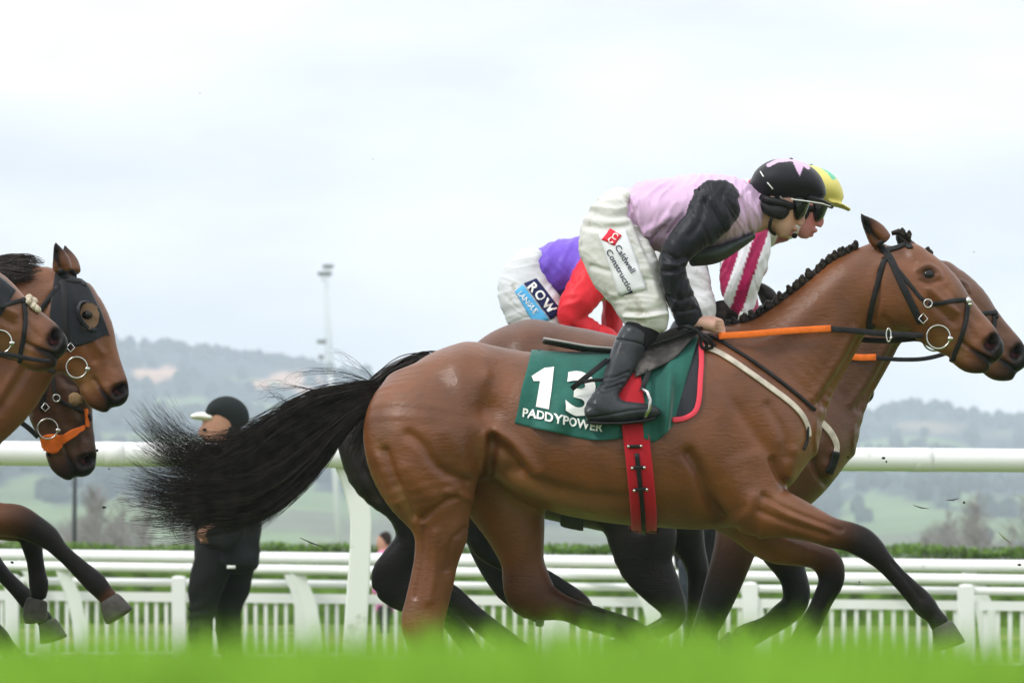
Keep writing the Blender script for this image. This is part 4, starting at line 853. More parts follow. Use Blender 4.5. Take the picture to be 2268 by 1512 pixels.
q = MB(); c = FA.w(1968, 742, -.118); ring(q, c, .024, .0035, sx=.35); q.tube([c + Vector((.004, 0, -.02)), c + Vector((.012, 0, -.004))], .004, 6); q.build('martingale_ring', M_steel, brA)

# breast girth
BG = thing('breast_girth', FA.w(1700, 860), 'cream webbing breast girth across the chest of the leading bay', 'breast girth')
q = MB(); strap(q, hA.bvh, [(1556, 768), (1600, 786), (1657, 824), (1713, 864), (1753, 895), (1777, 922), (1788, 948), (1790, 966)], 18, .022, .006, .006); both(BG, 'webbing', M_white_web, q, 18)
q = MB(); strap(q, hA.bvh, [(1570, 745), (1610, 765), (1680, 810), (1750, 862), (1804, 908)], 18, .012, .006, .007); both(BG, 'neck_strap', M_leather, q, 18)
q = MB(); strap(q, hA.bvh, [(1786, 945), (1785, 975), (1777, 995)], 18, .010, .006, .008); q.build('buckle_strap', M_leather, BG)

# saddle cloth with number
def poly_on(name, pts, bvh, tf, yref, m, parent, off=.004):
    bm = bmesh.new(); bm.faces.new([bm.verts.new((x, y, 0)) for x, y in pts])
    xs = [p[0] for p in pts]; ys = [p[1] for p in pts]
    for k in np.arange(min(xs) + 20, max(xs), 20): bmesh.ops.bisect_plane(bm, geom=bm.verts[:] + bm.edges[:] + bm.faces[:], plane_co=(k, 0, 0), plane_no=(1, 0, 0))
    for k in np.arange(min(ys) + 20, max(ys), 20): bmesh.ops.bisect_plane(bm, geom=bm.verts[:] + bm.edges[:] + bm.faces[:], plane_co=(0, k, 0), plane_no=(0, 1, 0))
    for v in bm.verts: v.co = hit(bvh, *tf(v.co.x, v.co.y), yref, off)[0]
    me = bpy.data.meshes.new(name); bm.to_mesh(me); bm.free(); return link(name, me, m, parent, smooth=False)
M_cloth = mat('green_saddle_cloth', (.020, .112, .088), rough=.72, sheen=.25, nscale=10, namt=.14, bump=.6, bdist=.008, bscale=22, dirt=((.06, .05, .03), 14, .66, .5))
M_letter = mat('white_lettering', (.82, .83, .80), rough=.7)
SC = thing('saddle_cloth', FA.w(1330, 870), 'green saddle cloth with white number thirteen under the saddle of the leading bay', 'saddle cloth')
def cwav(u, v):
    return max(-.008, 1.7 * (.008 * math.sin(u * 13 + v * 5 + .7) * v + .013 * math.sin(u * 21 + v * 3) * v ** 1.5 + .006 * math.sin(u * 38 - v * 11 + 1) * v + .034 * math.exp(-((u - .83 - .10 * v) / .035) ** 2) * v - .008 * math.exp(-((u - .77 - .08 * v) / .04) ** 2) * v + .006 * math.sin(u * 7 - v * 6) * v))
cv, cf, front, ff_ = patch(hA.bvh, ([(1180, 766), (1260, 768), (1330, 776), (1420, 762), (1500, 738), (1547, 752)], [(1142, 938), (1213, 955), (1301, 973), (1356, 974), (1400, 966), (1448, 978), (1470, 962), (1489, 944)]), 18, 70, 34, .012, .004, cwav)
q = MB(); q.add(cv, cf); q.build('cloth', M_cloth, SC, fix=False); mirrored(q, 18).build('cloth', M_cloth, SC, fix=False)
cb = BVHTree.FromPolygons([tuple(v) for v in front], ff_)
poly_on('number', [(1145, 368), (1190, 340), (1225, 318), (1284, 312), (1279, 360), (1258, 569), (1174, 552), (1200, 398), (1158, 398)], cb, lambda x, y: (760 + x / 2.7486, 700 + y / 2.7486), 18, M_letter, SC, .004)
text_on('number', '3', cb, (1246, 911), (152, 26), (12, -124), 18, M_letter, SC, .009, .034, .12)
text_on('lettering', 'PADDYPOWER', cb, (1157, 922), (26.2, 5.2), (2.4, -27), 18, M_letter, SC, .007, .026)
# saddle
M_saddle = mat('worn_saddle_leather', (.060, .055, .052), rough=.5, spec=.4, nscale=18, namt=.35, bump=.25, bscale=120, dirt=((.14, .13, .12), 9, .55, .6))
M_pipe = mat('pale_piping', (.36, .34, .33), rough=.6)
M_red = mat('red_webbing', (.44, .010, .020), rough=.62, sheen=.2, bump=.3, bscale=500)
M_redpipe = mat('coral_red_binding', (.72, .06, .09), rough=.6)
M_pad = mat('dark_grey_pad', (.035, .037, .045), rough=.85, bump=.4, bscale=260)
SD = thing('saddle', FA.w(1400, 780), 'small dark grey racing saddle with red girth on the leading bay', 'saddle')
ch = [Chain(FA, [(1200, 750, 1206, 760, .075), (1240, 756, 1243, 768, .10), (1300, 764, 1302, 780, .115), (1356, 769, 1357, 790, .12), (1405, 766, 1408, 795, .12), (1452, 744, 1460, 780, .115), (1500, 723, 1512, 762, .10), (1530, 728, 1538, 752, .07)], k=.01, sub=5)]
v, f = surface(ch, .006, 2); mesh_from('seat', v, f, M_saddle, SD)
q = MB(); q.tube([FA.w(x, y, d) for x, y, d in ((1204, 749, -.075), (1240, 755, -.10), (1300, 766, -.118), (1356, 771, -.122), (1410, 768, -.124))], .0042, 6); both(SD, 'piping', M_pipe, q, 18)
pv, pf, fr_, fq_ = patch(hA.bvh, ([(1395, 775), (1450, 746), (1505, 722), (1546, 742)], [(1408, 846), (1436, 836), (1495, 803), (1548, 752)]), 18, 26, 14, .034, .006, lambda u, v: .004 * math.sin(u * 9))
q = MB(); q.add(pv, pf); both(SD, 'flap', M_saddle, q, 18)
pv, pf, _, _ = patch(hA.bvh, ([(1440, 762), (1500, 752), (1554, 764)], [(1425, 920), (1490, 931), (1512, 929), (1533, 918), (1547, 893)]), 18, 18, 14, .004, .007)
q = MB(); q.add(pv, pf); both(SD, 'pad', M_pad, q, 18)
q = MB(); strap(q, hA.bvh, [(1553, 764), (1552, 800), (1550, 850), (1547, 888), (1538, 913), (1515, 927), (1488, 931)], 18, .019, .008, .009); both(SD, 'pad_binding', M_redpipe, q, 18)
# girth
q = MB(); gl = [(1388, 815), (1396, 880), (1405, 941), (1412, 1000), (1419, 1060), (1425, 1120), (1427, 1160), (1428, 1186)]; strap(q, hA.bvh, gl, 18.05, [.06] * 1 + [.095] * (len(dense(gl)) - 1), .010, .020); G = q.build('girth', M_red, SD); mirrored(q, 18).build('girth', M_red, SD)
q = MB(); strap(q, hA.bvh, [(1409, 1003), (1416, 1060), (1423, 1115), (1427, 1164)], 18, .017, .008, .029); q.build('elastic', M_leather, G)
for a, b in (((1391, 989), (1418, 988)), ((1399, 1032), (1425, 1031)), ((1404, 1076), (1431, 1074))):
    q = MB(); strap(q, hA.bvh, [a, b], 18, .012, .007, .031); q.build('keeper', M_leather, G)
    for p in (a, b): q = MB(); q.ball(hit(hA.bvh, *p, 18, .036)[0], .0062, 10, 6); q.build('stud', M_steel, G)
# dark blanket edge of the girth below
q = MB(); strap(q, hA.bvh, [(1404, 1162), (1428, 1166), (1452, 1164)], 18.04, .03, .012, .018); q.build('girth_buckle_guard', M_leather, SD)

# ---------------------------------------------------------------- jockeys
M_skin = mat('skin', attr=True, rough=.48, spec=.35, nscale=25, namt=.08, bump=.12, bscale=400)
def satin(name, rough=.42): return mat(name, attr=True, rough=rough, spec=.5, sheen=.15, nscale=8, namt=.08, bump=.6, bdist=.010, bscale=20, bstretch=(1.2, 1, .5))
M_silk = satin('satin_silks', .44); M_breech = mat('muddy_breeches', attr=True, rough=.7, spec=.25, nscale=7, namt=.08, bump=.6, bdist=.008, bscale=16, bstretch=(.5, 1, 1.5), dirt=((.30, .27, .20), 12, .57, .55))
M_boot = mat('riding_boot_leather', (.026, .030, .034), rough=.36, spec=.5, nscale=20, namt=.35, bump=.35, bscale=60, bstretch=(1, 1, 2), rvar=.1, dirt=((.12, .10, .07), 16, .62, .55))
M_sock = mat('black_stretch_cloth', (.010, .010, .012), rough=.85)
M_helm = mat('helmet_cover', attr=True, rough=.5, spec=.35, sheen=.2, bump=.15, bscale=200)
M_lens = mat('dark_goggle_lens', (.010, .012, .012), rough=.10, spec=.7)
M_foam = mat('black_foam', (.010, .010, .010), rough=.95)
def wrinkle(V, Q, amp, sx, sz, seed, ang=0):
    N = vnormals(V, Q); a = math.radians(ang); x = V[:, 0] * math.cos(a) + V[:, 2] * math.sin(a); z = -V[:, 0] * math.sin(a) + V[:, 2] * math.cos(a)
    w = vnoise(x * 6 + 30, z * 6 + 30, seed + 4) * .12
    n = vnoise((x + w) * sx + 50 + V[:, 1] * 3, (z + w) * sz + 50, seed) - .5
    return V + N * (amp * (1 - 2 * np.abs(n)) * 1.0 - amp * .5)[:, None]

TORSO = [(1350, 424, 1408, 505, .15), (1390, 409, 1440, 545, .17), (1456, 397, 1492, 556, .18), (1514, 390, 1552, 556, .19), (1575, 389, 1612, 546, .195), (1630, 401, 1656, 530, .165), (1658, 414, 1682, 514, .10), (1678, 428, 1690, 508, .065)]
SLEEVE = [(1540, 405, 1628, 450, .07, .155), (1536, 430, 1632, 480, .068, .18), (1516, 470, 1606, 516, .066, .20), (1488, 510, 1563, 545, .062, .215), (1465, 548, 1528, 572, .057, .22), (1459, 592, 1519, 603, .053, .22), (1469, 643, 1530, 640, .047, .20), (1486, 684, 1547, 675, .043, .17), (1500, 716, 1557, 705, .036, .15)]
PELVIS = [(1372, 415, 1405, 462, .145), (1325, 440, 1412, 490, .17), (1288, 492, 1424, 535, .185), (1287, 548, 1425, 560, .16)]
THIGHJ = [(1400, 470, 1310, 470, .11, .06), (1425, 525, 1284, 525, .125, .085), (1440, 565, 1291, 558, .115, .11), (1460, 603, 1312, 595, .102, .135), (1468, 647, 1345, 640, .088, .15), (1478, 686, 1374, 688, .078, .165), (1480, 706, 1386, 708, .070, .17), (1474, 724, 1390, 714, .060, .17)]
SHIN = [(1468, 712, 1390, 705, .05, .17), (1460, 735, 1384, 722, .05, .18), (1440, 760, 1372, 742, .05, .195)]
BOOT = [(1438, 749, 1375, 729, .052, .195), (1429, 770, 1362, 755, .054, .205), (1414, 800, 1349, 791, .050, .225), (1396, 830, 1338, 827, .044, .26), (1377, 858, 1328, 858, .038, .295), (1368, 880, 1312, 884, .038, .32), (1352, 900, 1300, 906, .036, .33)]
FOOT = [(1302, 900, 1299, 934, .034, .335), (1335, 884, 1330, 936, .040, .335), (1381, 888, 1377, 936, .044, .335), (1424, 892, 1424, 931, .045, .335), (1450, 898, 1448, 925, .036, .335), (1462, 906, 1460, 919, .02, .335)]
HEADJ = [(1788, 425, 1692, 425, .072), (1785, 448, 1694, 448, .070), (1775, 468, 1697, 468, .066), (1767, 485, 1700, 486, .060), (1761, 500, 1706, 500, .053), (1754, 513, 1714, 511, .043), (1745, 525, 1722, 520, .030)]
NOSE = [(1783, 456, 1768, 460, .010), (1782, 474, 1766, 478, .011), (1783, 486, 1765, 489, .015), (1778, 495, 1762, 498, .015)]
LIPS = [[(1768, 503, 1750, 508, .022), (1767, 508, 1750, 512, .018)], [(1760, 515, 1746, 517, .018), (1757, 520, 1744, 521, .015)], [(1748, 523, 1735, 518, .018), (1744, 528, 1733, 522, .014)]]
NECKJ = [(1640, 425, 1675, 515, .065), (1668, 425, 1692, 512, .058), (1688, 430, 1712, 500, .055), (1705, 440, 1740, 480, .055)]
HELM = [(1660, 404, 1668, 426, .05), (1683, 381, 1684, 442, .085), (1703, 363, 1700, 450, .106), (1729, 352, 1722, 452, .116), (1757, 354, 1748, 450, .118), (1785, 367, 1777, 450, .110), (1803, 389, 1798, 450, .092), (1818, 416, 1814, 450, .062)]
def mir(st): return [(*q[:5], -q[5], *q[6:]) for q in st]

def jockey(label, fr, fa, fhd, pal, vox=.0048, sleeve=None, helmet_col=None, sleeve_far=None, torso_col=None, sleeve_col=None, hand_glove=False, label_helmet=None, fth=None):
    J = thing('person', fr.w(1380, 935), label, 'person', 'jockeys'); fth = fth or fr
    S = lambda st, s: [(*q[:5], s * q[5], *q[6:]) for q in st]
    SL = sleeve or SLEEVE; fs = Fr(fr.Y) if sleeve else fa
    # body: one continuous skin
    ss = lambda s: S(sleeve_far, 1) if (s > 0 and sleeve_far) else S(SL, s)
    thin = lambda st, k: [((a * .5 + c * .5) + (a - c) * .5 * k, (b + d) * .5 + (b - d) * .5 * k, (a + c) * .5 - (a - c) * .5 * k, (b + d) * .5 - (b - d) * .5 * k, w * k, *r) for a, b, c, d, w, *r in st]
    pr = [Chain(fhd, HEADJ, k=.012, sub=4), Chain(fhd, NOSE, k=.012), Chain(fhd, NECKJ, k=.02)] + [Chain(fhd, l, k=.006) for l in LIPS]
    pr += [Chain(fhd, [(1704, 436, 1716, 436, .008, s * .068), (1702, 446, 1720, 446, .010, s * .072), (1706, 456, 1716, 456, .008, s * .068)], k=.006) for s in (-1, 1)]
    pr += [Chain(fr, thin(TORSO, .8), k=.02), Chain(fr, thin(PELVIS, .8), k=.02)]
    for s in (-1, 1):
        pr += [Chain(fs, thin(ss(s), .6), k=.02), Chain(fth, thin(S(THIGHJ, s), .8), k=.02), Chain(fth, thin(S(SHIN, s), .8), k=.02), Chain(fth, thin(S(BOOT, s), .75), k=.02), Chain(fth, thin(S(FOOT, s), .7), k=.02)]
        if not hand_glove:
            pr.append(Chain(fs, [(1540, 698, 1520, 722, .024, s * .15), (1562, 702, 1550, 729, .030, s * .15), (1584, 708, 1574, 735, .030, s * .148)], k=.012))
            for i in range(4):
                y0 = 706 + 8.3 * i; pr.append(Chain(fs, [(1580, y0 - 4, 1578, y0 + 5, .0070, s * (.155 - .006 * i)), (1596 + 2.0 * i, y0 - 1, 1593 + 2 * i, y0 + 7.6, .0068, s * (.158 - .004 * i)), (1604 + 1.6 * i, y0 + 7, 1595 + 1.6 * i, y0 + 9.6, .0066, s * (.147 - .004 * i)), (1600 + i, y0 + 12, 1592 + i, y0 + 11, .0062, s * (.128 - .004 * i))], k=.0015, cf=1.3))
            pr.append(Chain(fs, [(1556, 700, 1553, 710, .010, s * .135), (1578, 699, 1576, 708, .010, s * .125), (1594, 705, 1589, 712, .008, s * .12)], k=.005, cf=1.3))
        else:
            pass
    v, f = surface(pr, .004 if fr is FA else .006, 1); px, py = project(v)
    col = np.tile(np.array(pal['skin']), (len(v), 1))
    def spot(x, y, r, c, k):
        X, Y_ = fhd.px(x, y); w = (k * np.exp(-((np.hypot(px - X, (py - Y_))) / (r * fhd.k)) ** 2))[:, None]; return col * (1 - w) + np.array(c) * w
    col = spot(1757, 513, 7, (.42, .13, .11), .7); col = spot(1752, 517, 5, (.42, .13, .11), .6); col = spot(1754, 514, 2.6, (.05, .02, .02), .8); col = spot(1760, 486, 16, pal.get('cheek', (.60, .26, .19)), .5); col = spot(1772, 502, 3, (.12, .05, .04), .7); col = spot(1740, 512, 16, np.array(pal['skin']) * .72, .35)
    mesh_from('body', v, f, M_skin, J, col)
    # silks
    tp = [Chain(fr, TORSO, k=.02, sub=4)]; tc_ = [pal['torso']]
    sp = [Chain(fs, thin(ss(s), .95), k=.015, sub=4) for s in (-1, 1)]
    v, f = surface(tp + sp, vox * .85, 1); col = hardcol(tp + sp, v, [pal['torso'], pal['sleeve'], pal['sleeve']]); px, py = project(v)
    if torso_col or sleeve_col:
        ft, _ = tp[0].evalp(v); fsv = np.minimum(sp[0].evalp(v)[0], sp[1].evalp(v)[0])
        if torso_col: m_ = ft <= fsv; col[m_] = torso_col(px[m_], py[m_], v[m_])
        if sleeve_col: m_ = fsv < ft; col[m_] = sleeve_col(px[m_], py[m_], v[m_])
    v = wrinkle(v, f, .008, 6, 30, 3, 62); v = wrinkle(v, f, .0055, 10, 55, 8, 100)
    if fr is FA:
        v = sculpt(v, f, [([(1385, 425), (1402, 470), (1418, 520)], 6, -.010), ([(1400, 440), (1420, 500), (1440, 522)], 8, .010), ([(1420, 530), (1445, 528), (1470, 505)], 6, -.012), ([(1430, 510), (1455, 500), (1480, 480)], 8, .008), ([(1545, 418), (1530, 455), (1500, 492), (1478, 520)], 5, -.012), ([(1580, 560), (1620, 548), (1668, 520)], 6, -.008), ([(1470, 560), (1500, 575), (1520, 570)], 5, -.009), ([(1465, 600), (1495, 600), (1515, 590)], 5, -.010), ([(1470, 585), (1500, 588)], 5, .006), ([(1478, 655), (1505, 665), (1535, 655)], 5, -.008), ([(1490, 690), (1515, 690), (1545, 682)], 4, -.007), ([(1560, 430), (1600, 470), (1610, 500)], 12, .006), ([(1530, 520), (1550, 490), (1560, 450)], 8, -.005), ([(1640, 440), (1655, 480), (1660, 510)], 5, -.007), ([(1660, 430), (1676, 470), (1682, 505)], 5, .006)])
    mesh_from('silks', v, f, M_silk, J, col)
    # breeches
    bp = [Chain(fr, PELVIS, k=.03, sub=4)] + [Chain(fth, S(THIGHJ, s), k=.03, sub=4) for s in (-1, 1)]
    v, f = surface(bp, vox * .9, 1); col = np.tile(np.array(pal['breeches']), (len(v), 1))
    v = wrinkle(v, f, .007, 4, 26, 5, 24); v = wrinkle(v, f, .005, 6, 44, 6, -24)
    if fr is FA: v = sculpt(v, f, [([(1310, 470), (1350, 480), (1400, 475)], 7, -.007), ([(1295, 500), (1340, 505), (1390, 500)], 7, -.006), ([(1400, 455), (1412, 500), (1435, 560)], 7, -.010), ([(1310, 590), (1350, 600), (1380, 590)], 6, -.006), ([(1390, 690), (1430, 690), (1470, 680)], 6, -.010), ([(1385, 700), (1430, 702), (1476, 694)], 4, .007), ([(1420, 560), (1440, 610), (1455, 660)], 8, .006)])
    BR = mesh_from('breeches', v, f, M_breech, J, col)
    J.update_tag(); h_br = bvh_of(v, f)
    for s in (-1, 1):
        v, f = surface([Chain(fth, S(SHIN, s), k=.01, sub=4)], vox, 1); mesh_from('sock', v, f, M_sock, J)
        v, f = surface([Chain(fth, S(BOOT, s), k=.015, sub=4), Chain(fth, S(FOOT, s), k=.035, sub=4, cf=3)], vox * .8, 1)
        if fr is FA and s < 0: v = sculpt(v, f, [([(1365, 752), (1400, 756), (1432, 766)], 2.5, -.004), ([(1333, 848), (1355, 846), (1385, 836)], 4, -.006), ([(1330, 860), (1350, 858), (1378, 850)], 4, -.006), ([(1340, 838), (1362, 835), (1392, 824)], 4, -.005), ([(1325, 872), (1350, 868), (1370, 860)], 4, -.004), ([(1300, 925), (1340, 920), (1400, 908), (1440, 903)], 2.5, -.004), ([(1380, 740), (1360, 800), (1345, 840)], 10, .003)])
        bt = mesh_from('boot', v, f, M_boot, J)
        q = MB(); pts = [fth.w(x, y, s * .335) for x, y in ((1299, 935), (1330, 938), (1378, 938), (1424, 933), (1452, 926))]; q.strip(pts, [Vector((0, 0, -1))] * 5, [.05, .07, .08, .085, .06], .008); q.build('sole', M_leather, bt)
    # helmet
    hp = [Chain(fhd, HELM, k=.01, sub=5, cf=1.6)]; pk = Chain(fhd, [(1790, 437, 1788, 447, .090), (1822, 444, 1821, 453, .078), (1846, 456, 1844, 463, .045)], k=.012, sub=4)
    v, f = surface(hp + [pk], vox * .8, 2); px, py = project(v); col = np.tile(np.array(pal['helmet']), (len(v), 1))
    if helmet_col: col = helmet_col(px, py, v, col)
    HM = mesh_from('helmet', v, f, M_helm, J, col); hb = bvh_of(v, f)
    q = MB(); q.ball(fhd.w(1752, 353), (.008, .008, .006), 8, 5); q.build('button', M_sock if not pal.get('button') else mat('button', pal['button']), HM)
    gp = [Chain(fhd, [(1795, 445, 1742, 440, .078), (1791, 457, 1743, 452, .079), (1786, 470, 1747, 466, .077), (1778, 481, 1752, 480, .067), (1770, 488, 1758, 487, .05)], k=.008, sub=4)]
    v, f = surface(gp, vox * .7, 1); GG = mesh_from('goggles', v, f, M_lens, J)
    q = MB()
    for s in (-1, 1): q = MB(); q.tube([fhd.w(x, y, s * d) for x, y, d in ((1755, 458, .075), (1735, 450, .088), (1705, 444, .09), (1685, 436, .075))], .014, 8); q.build('strap', M_leather, GG)
    pass
    for s in (-1, 1):
        v, f = surface([Chain(fhd, [(1688, 444, 1686, 462, .014, s * .072), (1714, 452, 1700, 478, .017, s * .078), (1740, 450, 1724, 486, .016, s * .077), (1748, 462, 1736, 484, .010, s * .072)], k=.01)], vox, 1); mesh_from('ear_pad', v, f, M_leather, HM)
    q = MB(); q.tube([fhd.w(x, y, d) for x, y, d in ((1712, 474, -.082), (1706, 492, -.072), (1704, 506, -.055), (1710, 515, -.03), (1716, 519, 0), (1710, 515, .03), (1704, 506, .055), (1706, 492, .072), (1712, 474, .082))], .0065, 8); q.build('chin_strap', M_leather, HM)
    if fr is FA: q = MB(); q.ball(fhd.w(1760, 522, -.03), .0105, 10, 8); mic = q.build('microphone', M_foam, J)
    return J, h_br, hb

PINK = (.60, .41, .60); BLK = (.010, .011, .016); BREECH = (.60, .60, .57)
def helmA(px, py, v, c):
    for poly in ([(1702, 366), (1722, 356), (1752, 353), (1770, 358)], [(1752, 353), (1775, 360), (1790, 371)]):
        m = pdist(px, py, poly) < 4.2; c[m] = PINK
    m = (py < 391) & (np.abs(px - 1770 - (py - 365) * .04) < np.clip((391 - py) * .42, 0, 13)); c[m] = PINK
    return c
SKIN = (.56, .31, .22)
JA, brA_b, hbA = jockey('jockey in pink silks with black sleeves crouched on the leading bay horse', FA, FA, FA, dict(skin=(.60, .36, .28), torso=PINK, sleeve=BLK, breeches=BREECH, helmet=(.014, .014, .018)), helmet_col=helmA)
M_navy = mat('navy_lettering', (.016, .016, .045), rough=.7); M_logo = mat('red_badge', (.70, .03, .055), rough=.6); M_patch = mat('white_sponsor_patch', (.74, .75, .78), rough=.65)
BRo = [o for o in JA.children if o.name.startswith('breeches')][0]
def on(parent, name, b, poly_top, poly_bot, m, Y, nu=8, nv=8, off=.003):
    v_, f_, fr2, fq2 = patch(b, (poly_top, poly_bot), Y, nu, nv, off, .002); q = MB(); q.add(v_, f_); return q.build(name, m, parent, fix=False), BVHTree.FromPolygons([tuple(p) for p in fr2], fq2)
pp, pbv = on(BRo, 'sponsor_patch', brA_b, [(1326, 520), (1385, 508)], [(1372, 655), (1432, 640)], M_patch, 18, 10, 14, .004)
on(BRo, 'badge', brA_b, [(1352, 507), (1376, 523)], [(1333, 531), (1361, 545)], M_logo, 18, 5, 5, .006)
text_on('badge_lettering', 'C', brA_b, (1346, 534), (16, 9), (9, -16), 18, M_letter, BRo, .009, .012); text_on('badge_lettering', 'C', brA_b, (1353, 528), (16, 9), (9, -16), 18, M_letter, BRo, .0095, .012)
text_on('lettering', 'Caldwell', pbv, (1361, 547), (10.6, 17.2), (15.6, -9.6), 18, M_navy, BRo, .004, .010)
text_on('lettering', 'Construction', pbv, (1342, 556), (10.2, 18.2), (15.4, -8.6), 18, M_navy, BRo, .004, .010)
HMo = [o for o in JA.children if o.name.startswith('helmet')][0]
for a, b in (((1685, 381), (1692, 392)), ((1700, 404), (1712, 418)), ((1728, 434), (1743, 450))):
    q = MB(); strap(q, hbA, [a, ((a[0] + b[0]) / 2, (a[1] + b[1]) / 2), b], 18, .004, .003, .003); q.build('white_tag', M_letter, HMo)
q = MB(); q.tube([FA.w(x, y, d) for x, y, d in ((1752, 441, -.088), (1790, 446, -.085), (1822, 451, -.072), (1840, 457, -.05))], .0022, 6); q.build('peak_edge', M_letter, HMo)
# body protector showing under the silks
q = [Chain(FA, [(1520, 556, 1545, 585, .13, 0), (1580, 545, 1590, 582, .135, 0), (1630, 530, 1640, 552, .12, 0), (1668, 517, 1672, 528, .08, 0)], k=.01, sub=4)]; v, f = surface(q, .007, 1); mesh_from('body_protector', v, f, mat('grey_quilted_vest', (.065, .078, .08), rough=.6, nscale=10, namt=.3, bump=.4, bscale=50), JA)
# stirrup
q = MB(); Yb = -.335
loop = [(1418, 864, Yb), (1424, 862, Yb - .03), (1434, 868, Yb - .052), (1440, 885, Yb - .056), (1439, 905, Yb - .056), (1432, 917, Yb - .05), (1424, 936, Yb), (1432, 917, Yb + .05), (1439, 905, Yb + .056), (1440, 885, Yb + .056), (1434, 868, Yb + .052), (1424, 862, Yb + .03)]
q.tube([FA.w(*p) for p in loop], .0068, 8, closed=True); both(SD, 'stirrup', M_steel, q, 18)
q = MB(); pts = [FA.w(x, y, d) for x, y, d in ((1446, 790, -.20), (1436, 825, -.26), (1422, 864, -.335))]; q.strip(pts, nrm_y(3), .018, .006); both(SD, 'stirrup_leather', M_leather, q, 18)
# whip in the far hand side, showing behind the boot
WH = thing('whip', FA.w(1266, 860, -.30), 'black riding whip pointing back across the green saddle cloth', 'whip')
q = MB(); q.tube([FA.w(1558, 722, -.165), FA.w(1480, 752, -.17), FA.w(1400, 776, -.22), FA.w(1342, 800, -.27)], [.009, .008, .0065, .006], 8); q.build('shaft', M_leather, WH)
q = MB(); q.strip([FA.w(1346, 797, -.27), FA.w(1310, 825, -.30), FA.w(1266, 861, -.315)], nrm_y(3), .020, .006); q.strip([FA.w(1290, 846, -.31), FA.w(1310, 842, -.305), FA.w(1338, 841, -.30)], nrm_y(3), .013, .005); q.build('flap', M_leather, WH)
# loose knotted rein ends at the hand
q = MB()
for L in ([(1500, 728, -.16), (1525, 722, -.19), (1550, 738, -.19), (1565, 765, -.18), (1555, 775, -.16)], [(1515, 722, -.19), (1540, 730, -.2), (1560, 752, -.19), (1585, 765, -.17)], [(1545, 735, -.18), (1570, 748, -.19), (1578, 768, -.17), (1556, 770, -.17), (1550, 750, -.17)]): q.tube(catmull([list(FA.w(*p)) for p in L], 5), .0062, 7)
q.build('rein_end', M_leather, brA)

# second jockey: maroon and white stripes, yellow and green cap
FJB = Fr(FB.Y, .93, 210, 39); FJBH = Fr(FB.Y, .93, 167, 38)
WHT = np.array((.74, .74, .78)); MAR = np.array((.36, .012, .085))
def stripesB(px, py, v):
    t = px + (py - 560) * .32 ; c = np.where((((t - 1608) % 50) < 27)[:, None], MAR, WHT); return c
SLB = [(1612, 500, 1702, 545, .07, .15), (1600, 545, 1706, 560, .068, .17), (1592, 590, 1700, 592, .062, .18), (1592, 625, 1684, 625, .058, .18), (1604, 658, 1680, 655, .050, .16), (1624, 684, 1682, 684, .042, .15), (1640, 704, 1682, 706, .034, .14)]
def helmB(px, py, v, c):
    m = pdist(px, py, [(1790, 352), (1812, 362), (1835, 377), (1846, 392)]) < 6; c[m] = (.10, .50, .30); return c
JB, _, _ = jockey('jockey in maroon and white striped silks with yellow and green cap', FJB, FJB, FJBH, dict(skin=(.60, .26, .24), cheek=(.62, .14, .14), torso=WHT, sleeve=WHT, breeches=(.72, .72, .74), helmet=(.68, .60, .17), button=(.05, .2, .15)), vox=.008, sleeve=SLB, helmet_col=helmB, torso_col=stripesB, sleeve_col=stripesB)
# gloved hand
for s in (-1, 1):
    v, f = surface([Chain(Fr(FB.Y), [(1640, 690, 1655, 712, .03, s * .13), (1615, 668, 1628, 706, .04, s * .13), (1590, 666, 1596, 708, .042, s * .13), (1568, 680, 1570, 706, .03, s * .13)], k=.01, sub=4)] + [Chain(Fr(FB.Y), [(1572 + 10 * i, 690, 1580 + 10 * i, 698, .010, s * .17), (1566 + 10 * i, 704, 1577 + 10 * i, 708, .010, s * .17), (1572 + 10 * i, 716, 1580 + 10 * i, 714, .009, s * .15)], k=.006) for i in range(4)], .006, 1); gl_ = mesh_from('glove', v, f, mat('dark_brown_glove', (.020, .015, .014), rough=.7, dirt=((.45, .43, .42), 22, .70, .8)), JB)
q = MB(); q.tube([FJB.w(0, 0)] * 0 + [P(1638, 672, FB.Y - .17), P(1644, 690, FB.Y - .175), P(1640, 712, FB.Y - .16)], .012, 8); q.build('glove_cuff', M_letter, gl_)

# third jockey: purple with red sleeves
FJC = Fr(FC.Y, .84, 26, 197)
SLC = [(1292, 556, 1356, 606, .07, .15), (1277, 588, 1348, 640, .07, .175), (1256, 628, 1328, 674, .066, .20), (1238, 664, 1300, 704, .060, .215), (1240, 696, 1285, 722, .055, .215), (1292, 692, 1256, 738, .05, .20), (1332, 716, 1300, 758, .045, .17), (1376, 742, 1350, 778, .04, .14)]
SLCF = [(1330, 560, 1390, 610, .07, .15), (1330, 610, 1392, 640, .066, .19), (1334, 660, 1388, 672, .055, .21), (1332, 705, 1382, 708, .05, .2), (1335, 745, 1380, 748, .045, .17)]
PUR = np.array((.155, .075, .52)); RED = np.array((.72, .022, .035))
JC, brC, _ = jockey('jockey in purple silks with scarlet sleeves low behind the leading rider', FJC, FJC, FJC, dict(skin=(.55, .28, .22), torso=PUR, sleeve=RED, breeches=(.62, .64, .66), helmet=(.5, .02, .03)), vox=.008, sleeve=SLC, sleeve_far=SLCF, torso_col=lambda px, py, v: np.where(((py - 634 - (px - 1330) * .1) > 0)[:, None] & (px > 1300)[:, None], np.array((.55, .42, .02)), PUR))
BRc = [o for o in JC.children if o.name.startswith('breeches')][0]
M_navyp = mat('navy_panel', (.014, .020, .085), rough=.6); M_sky = mat('light_blue_panel', (.10, .42, .74), rough=.6)
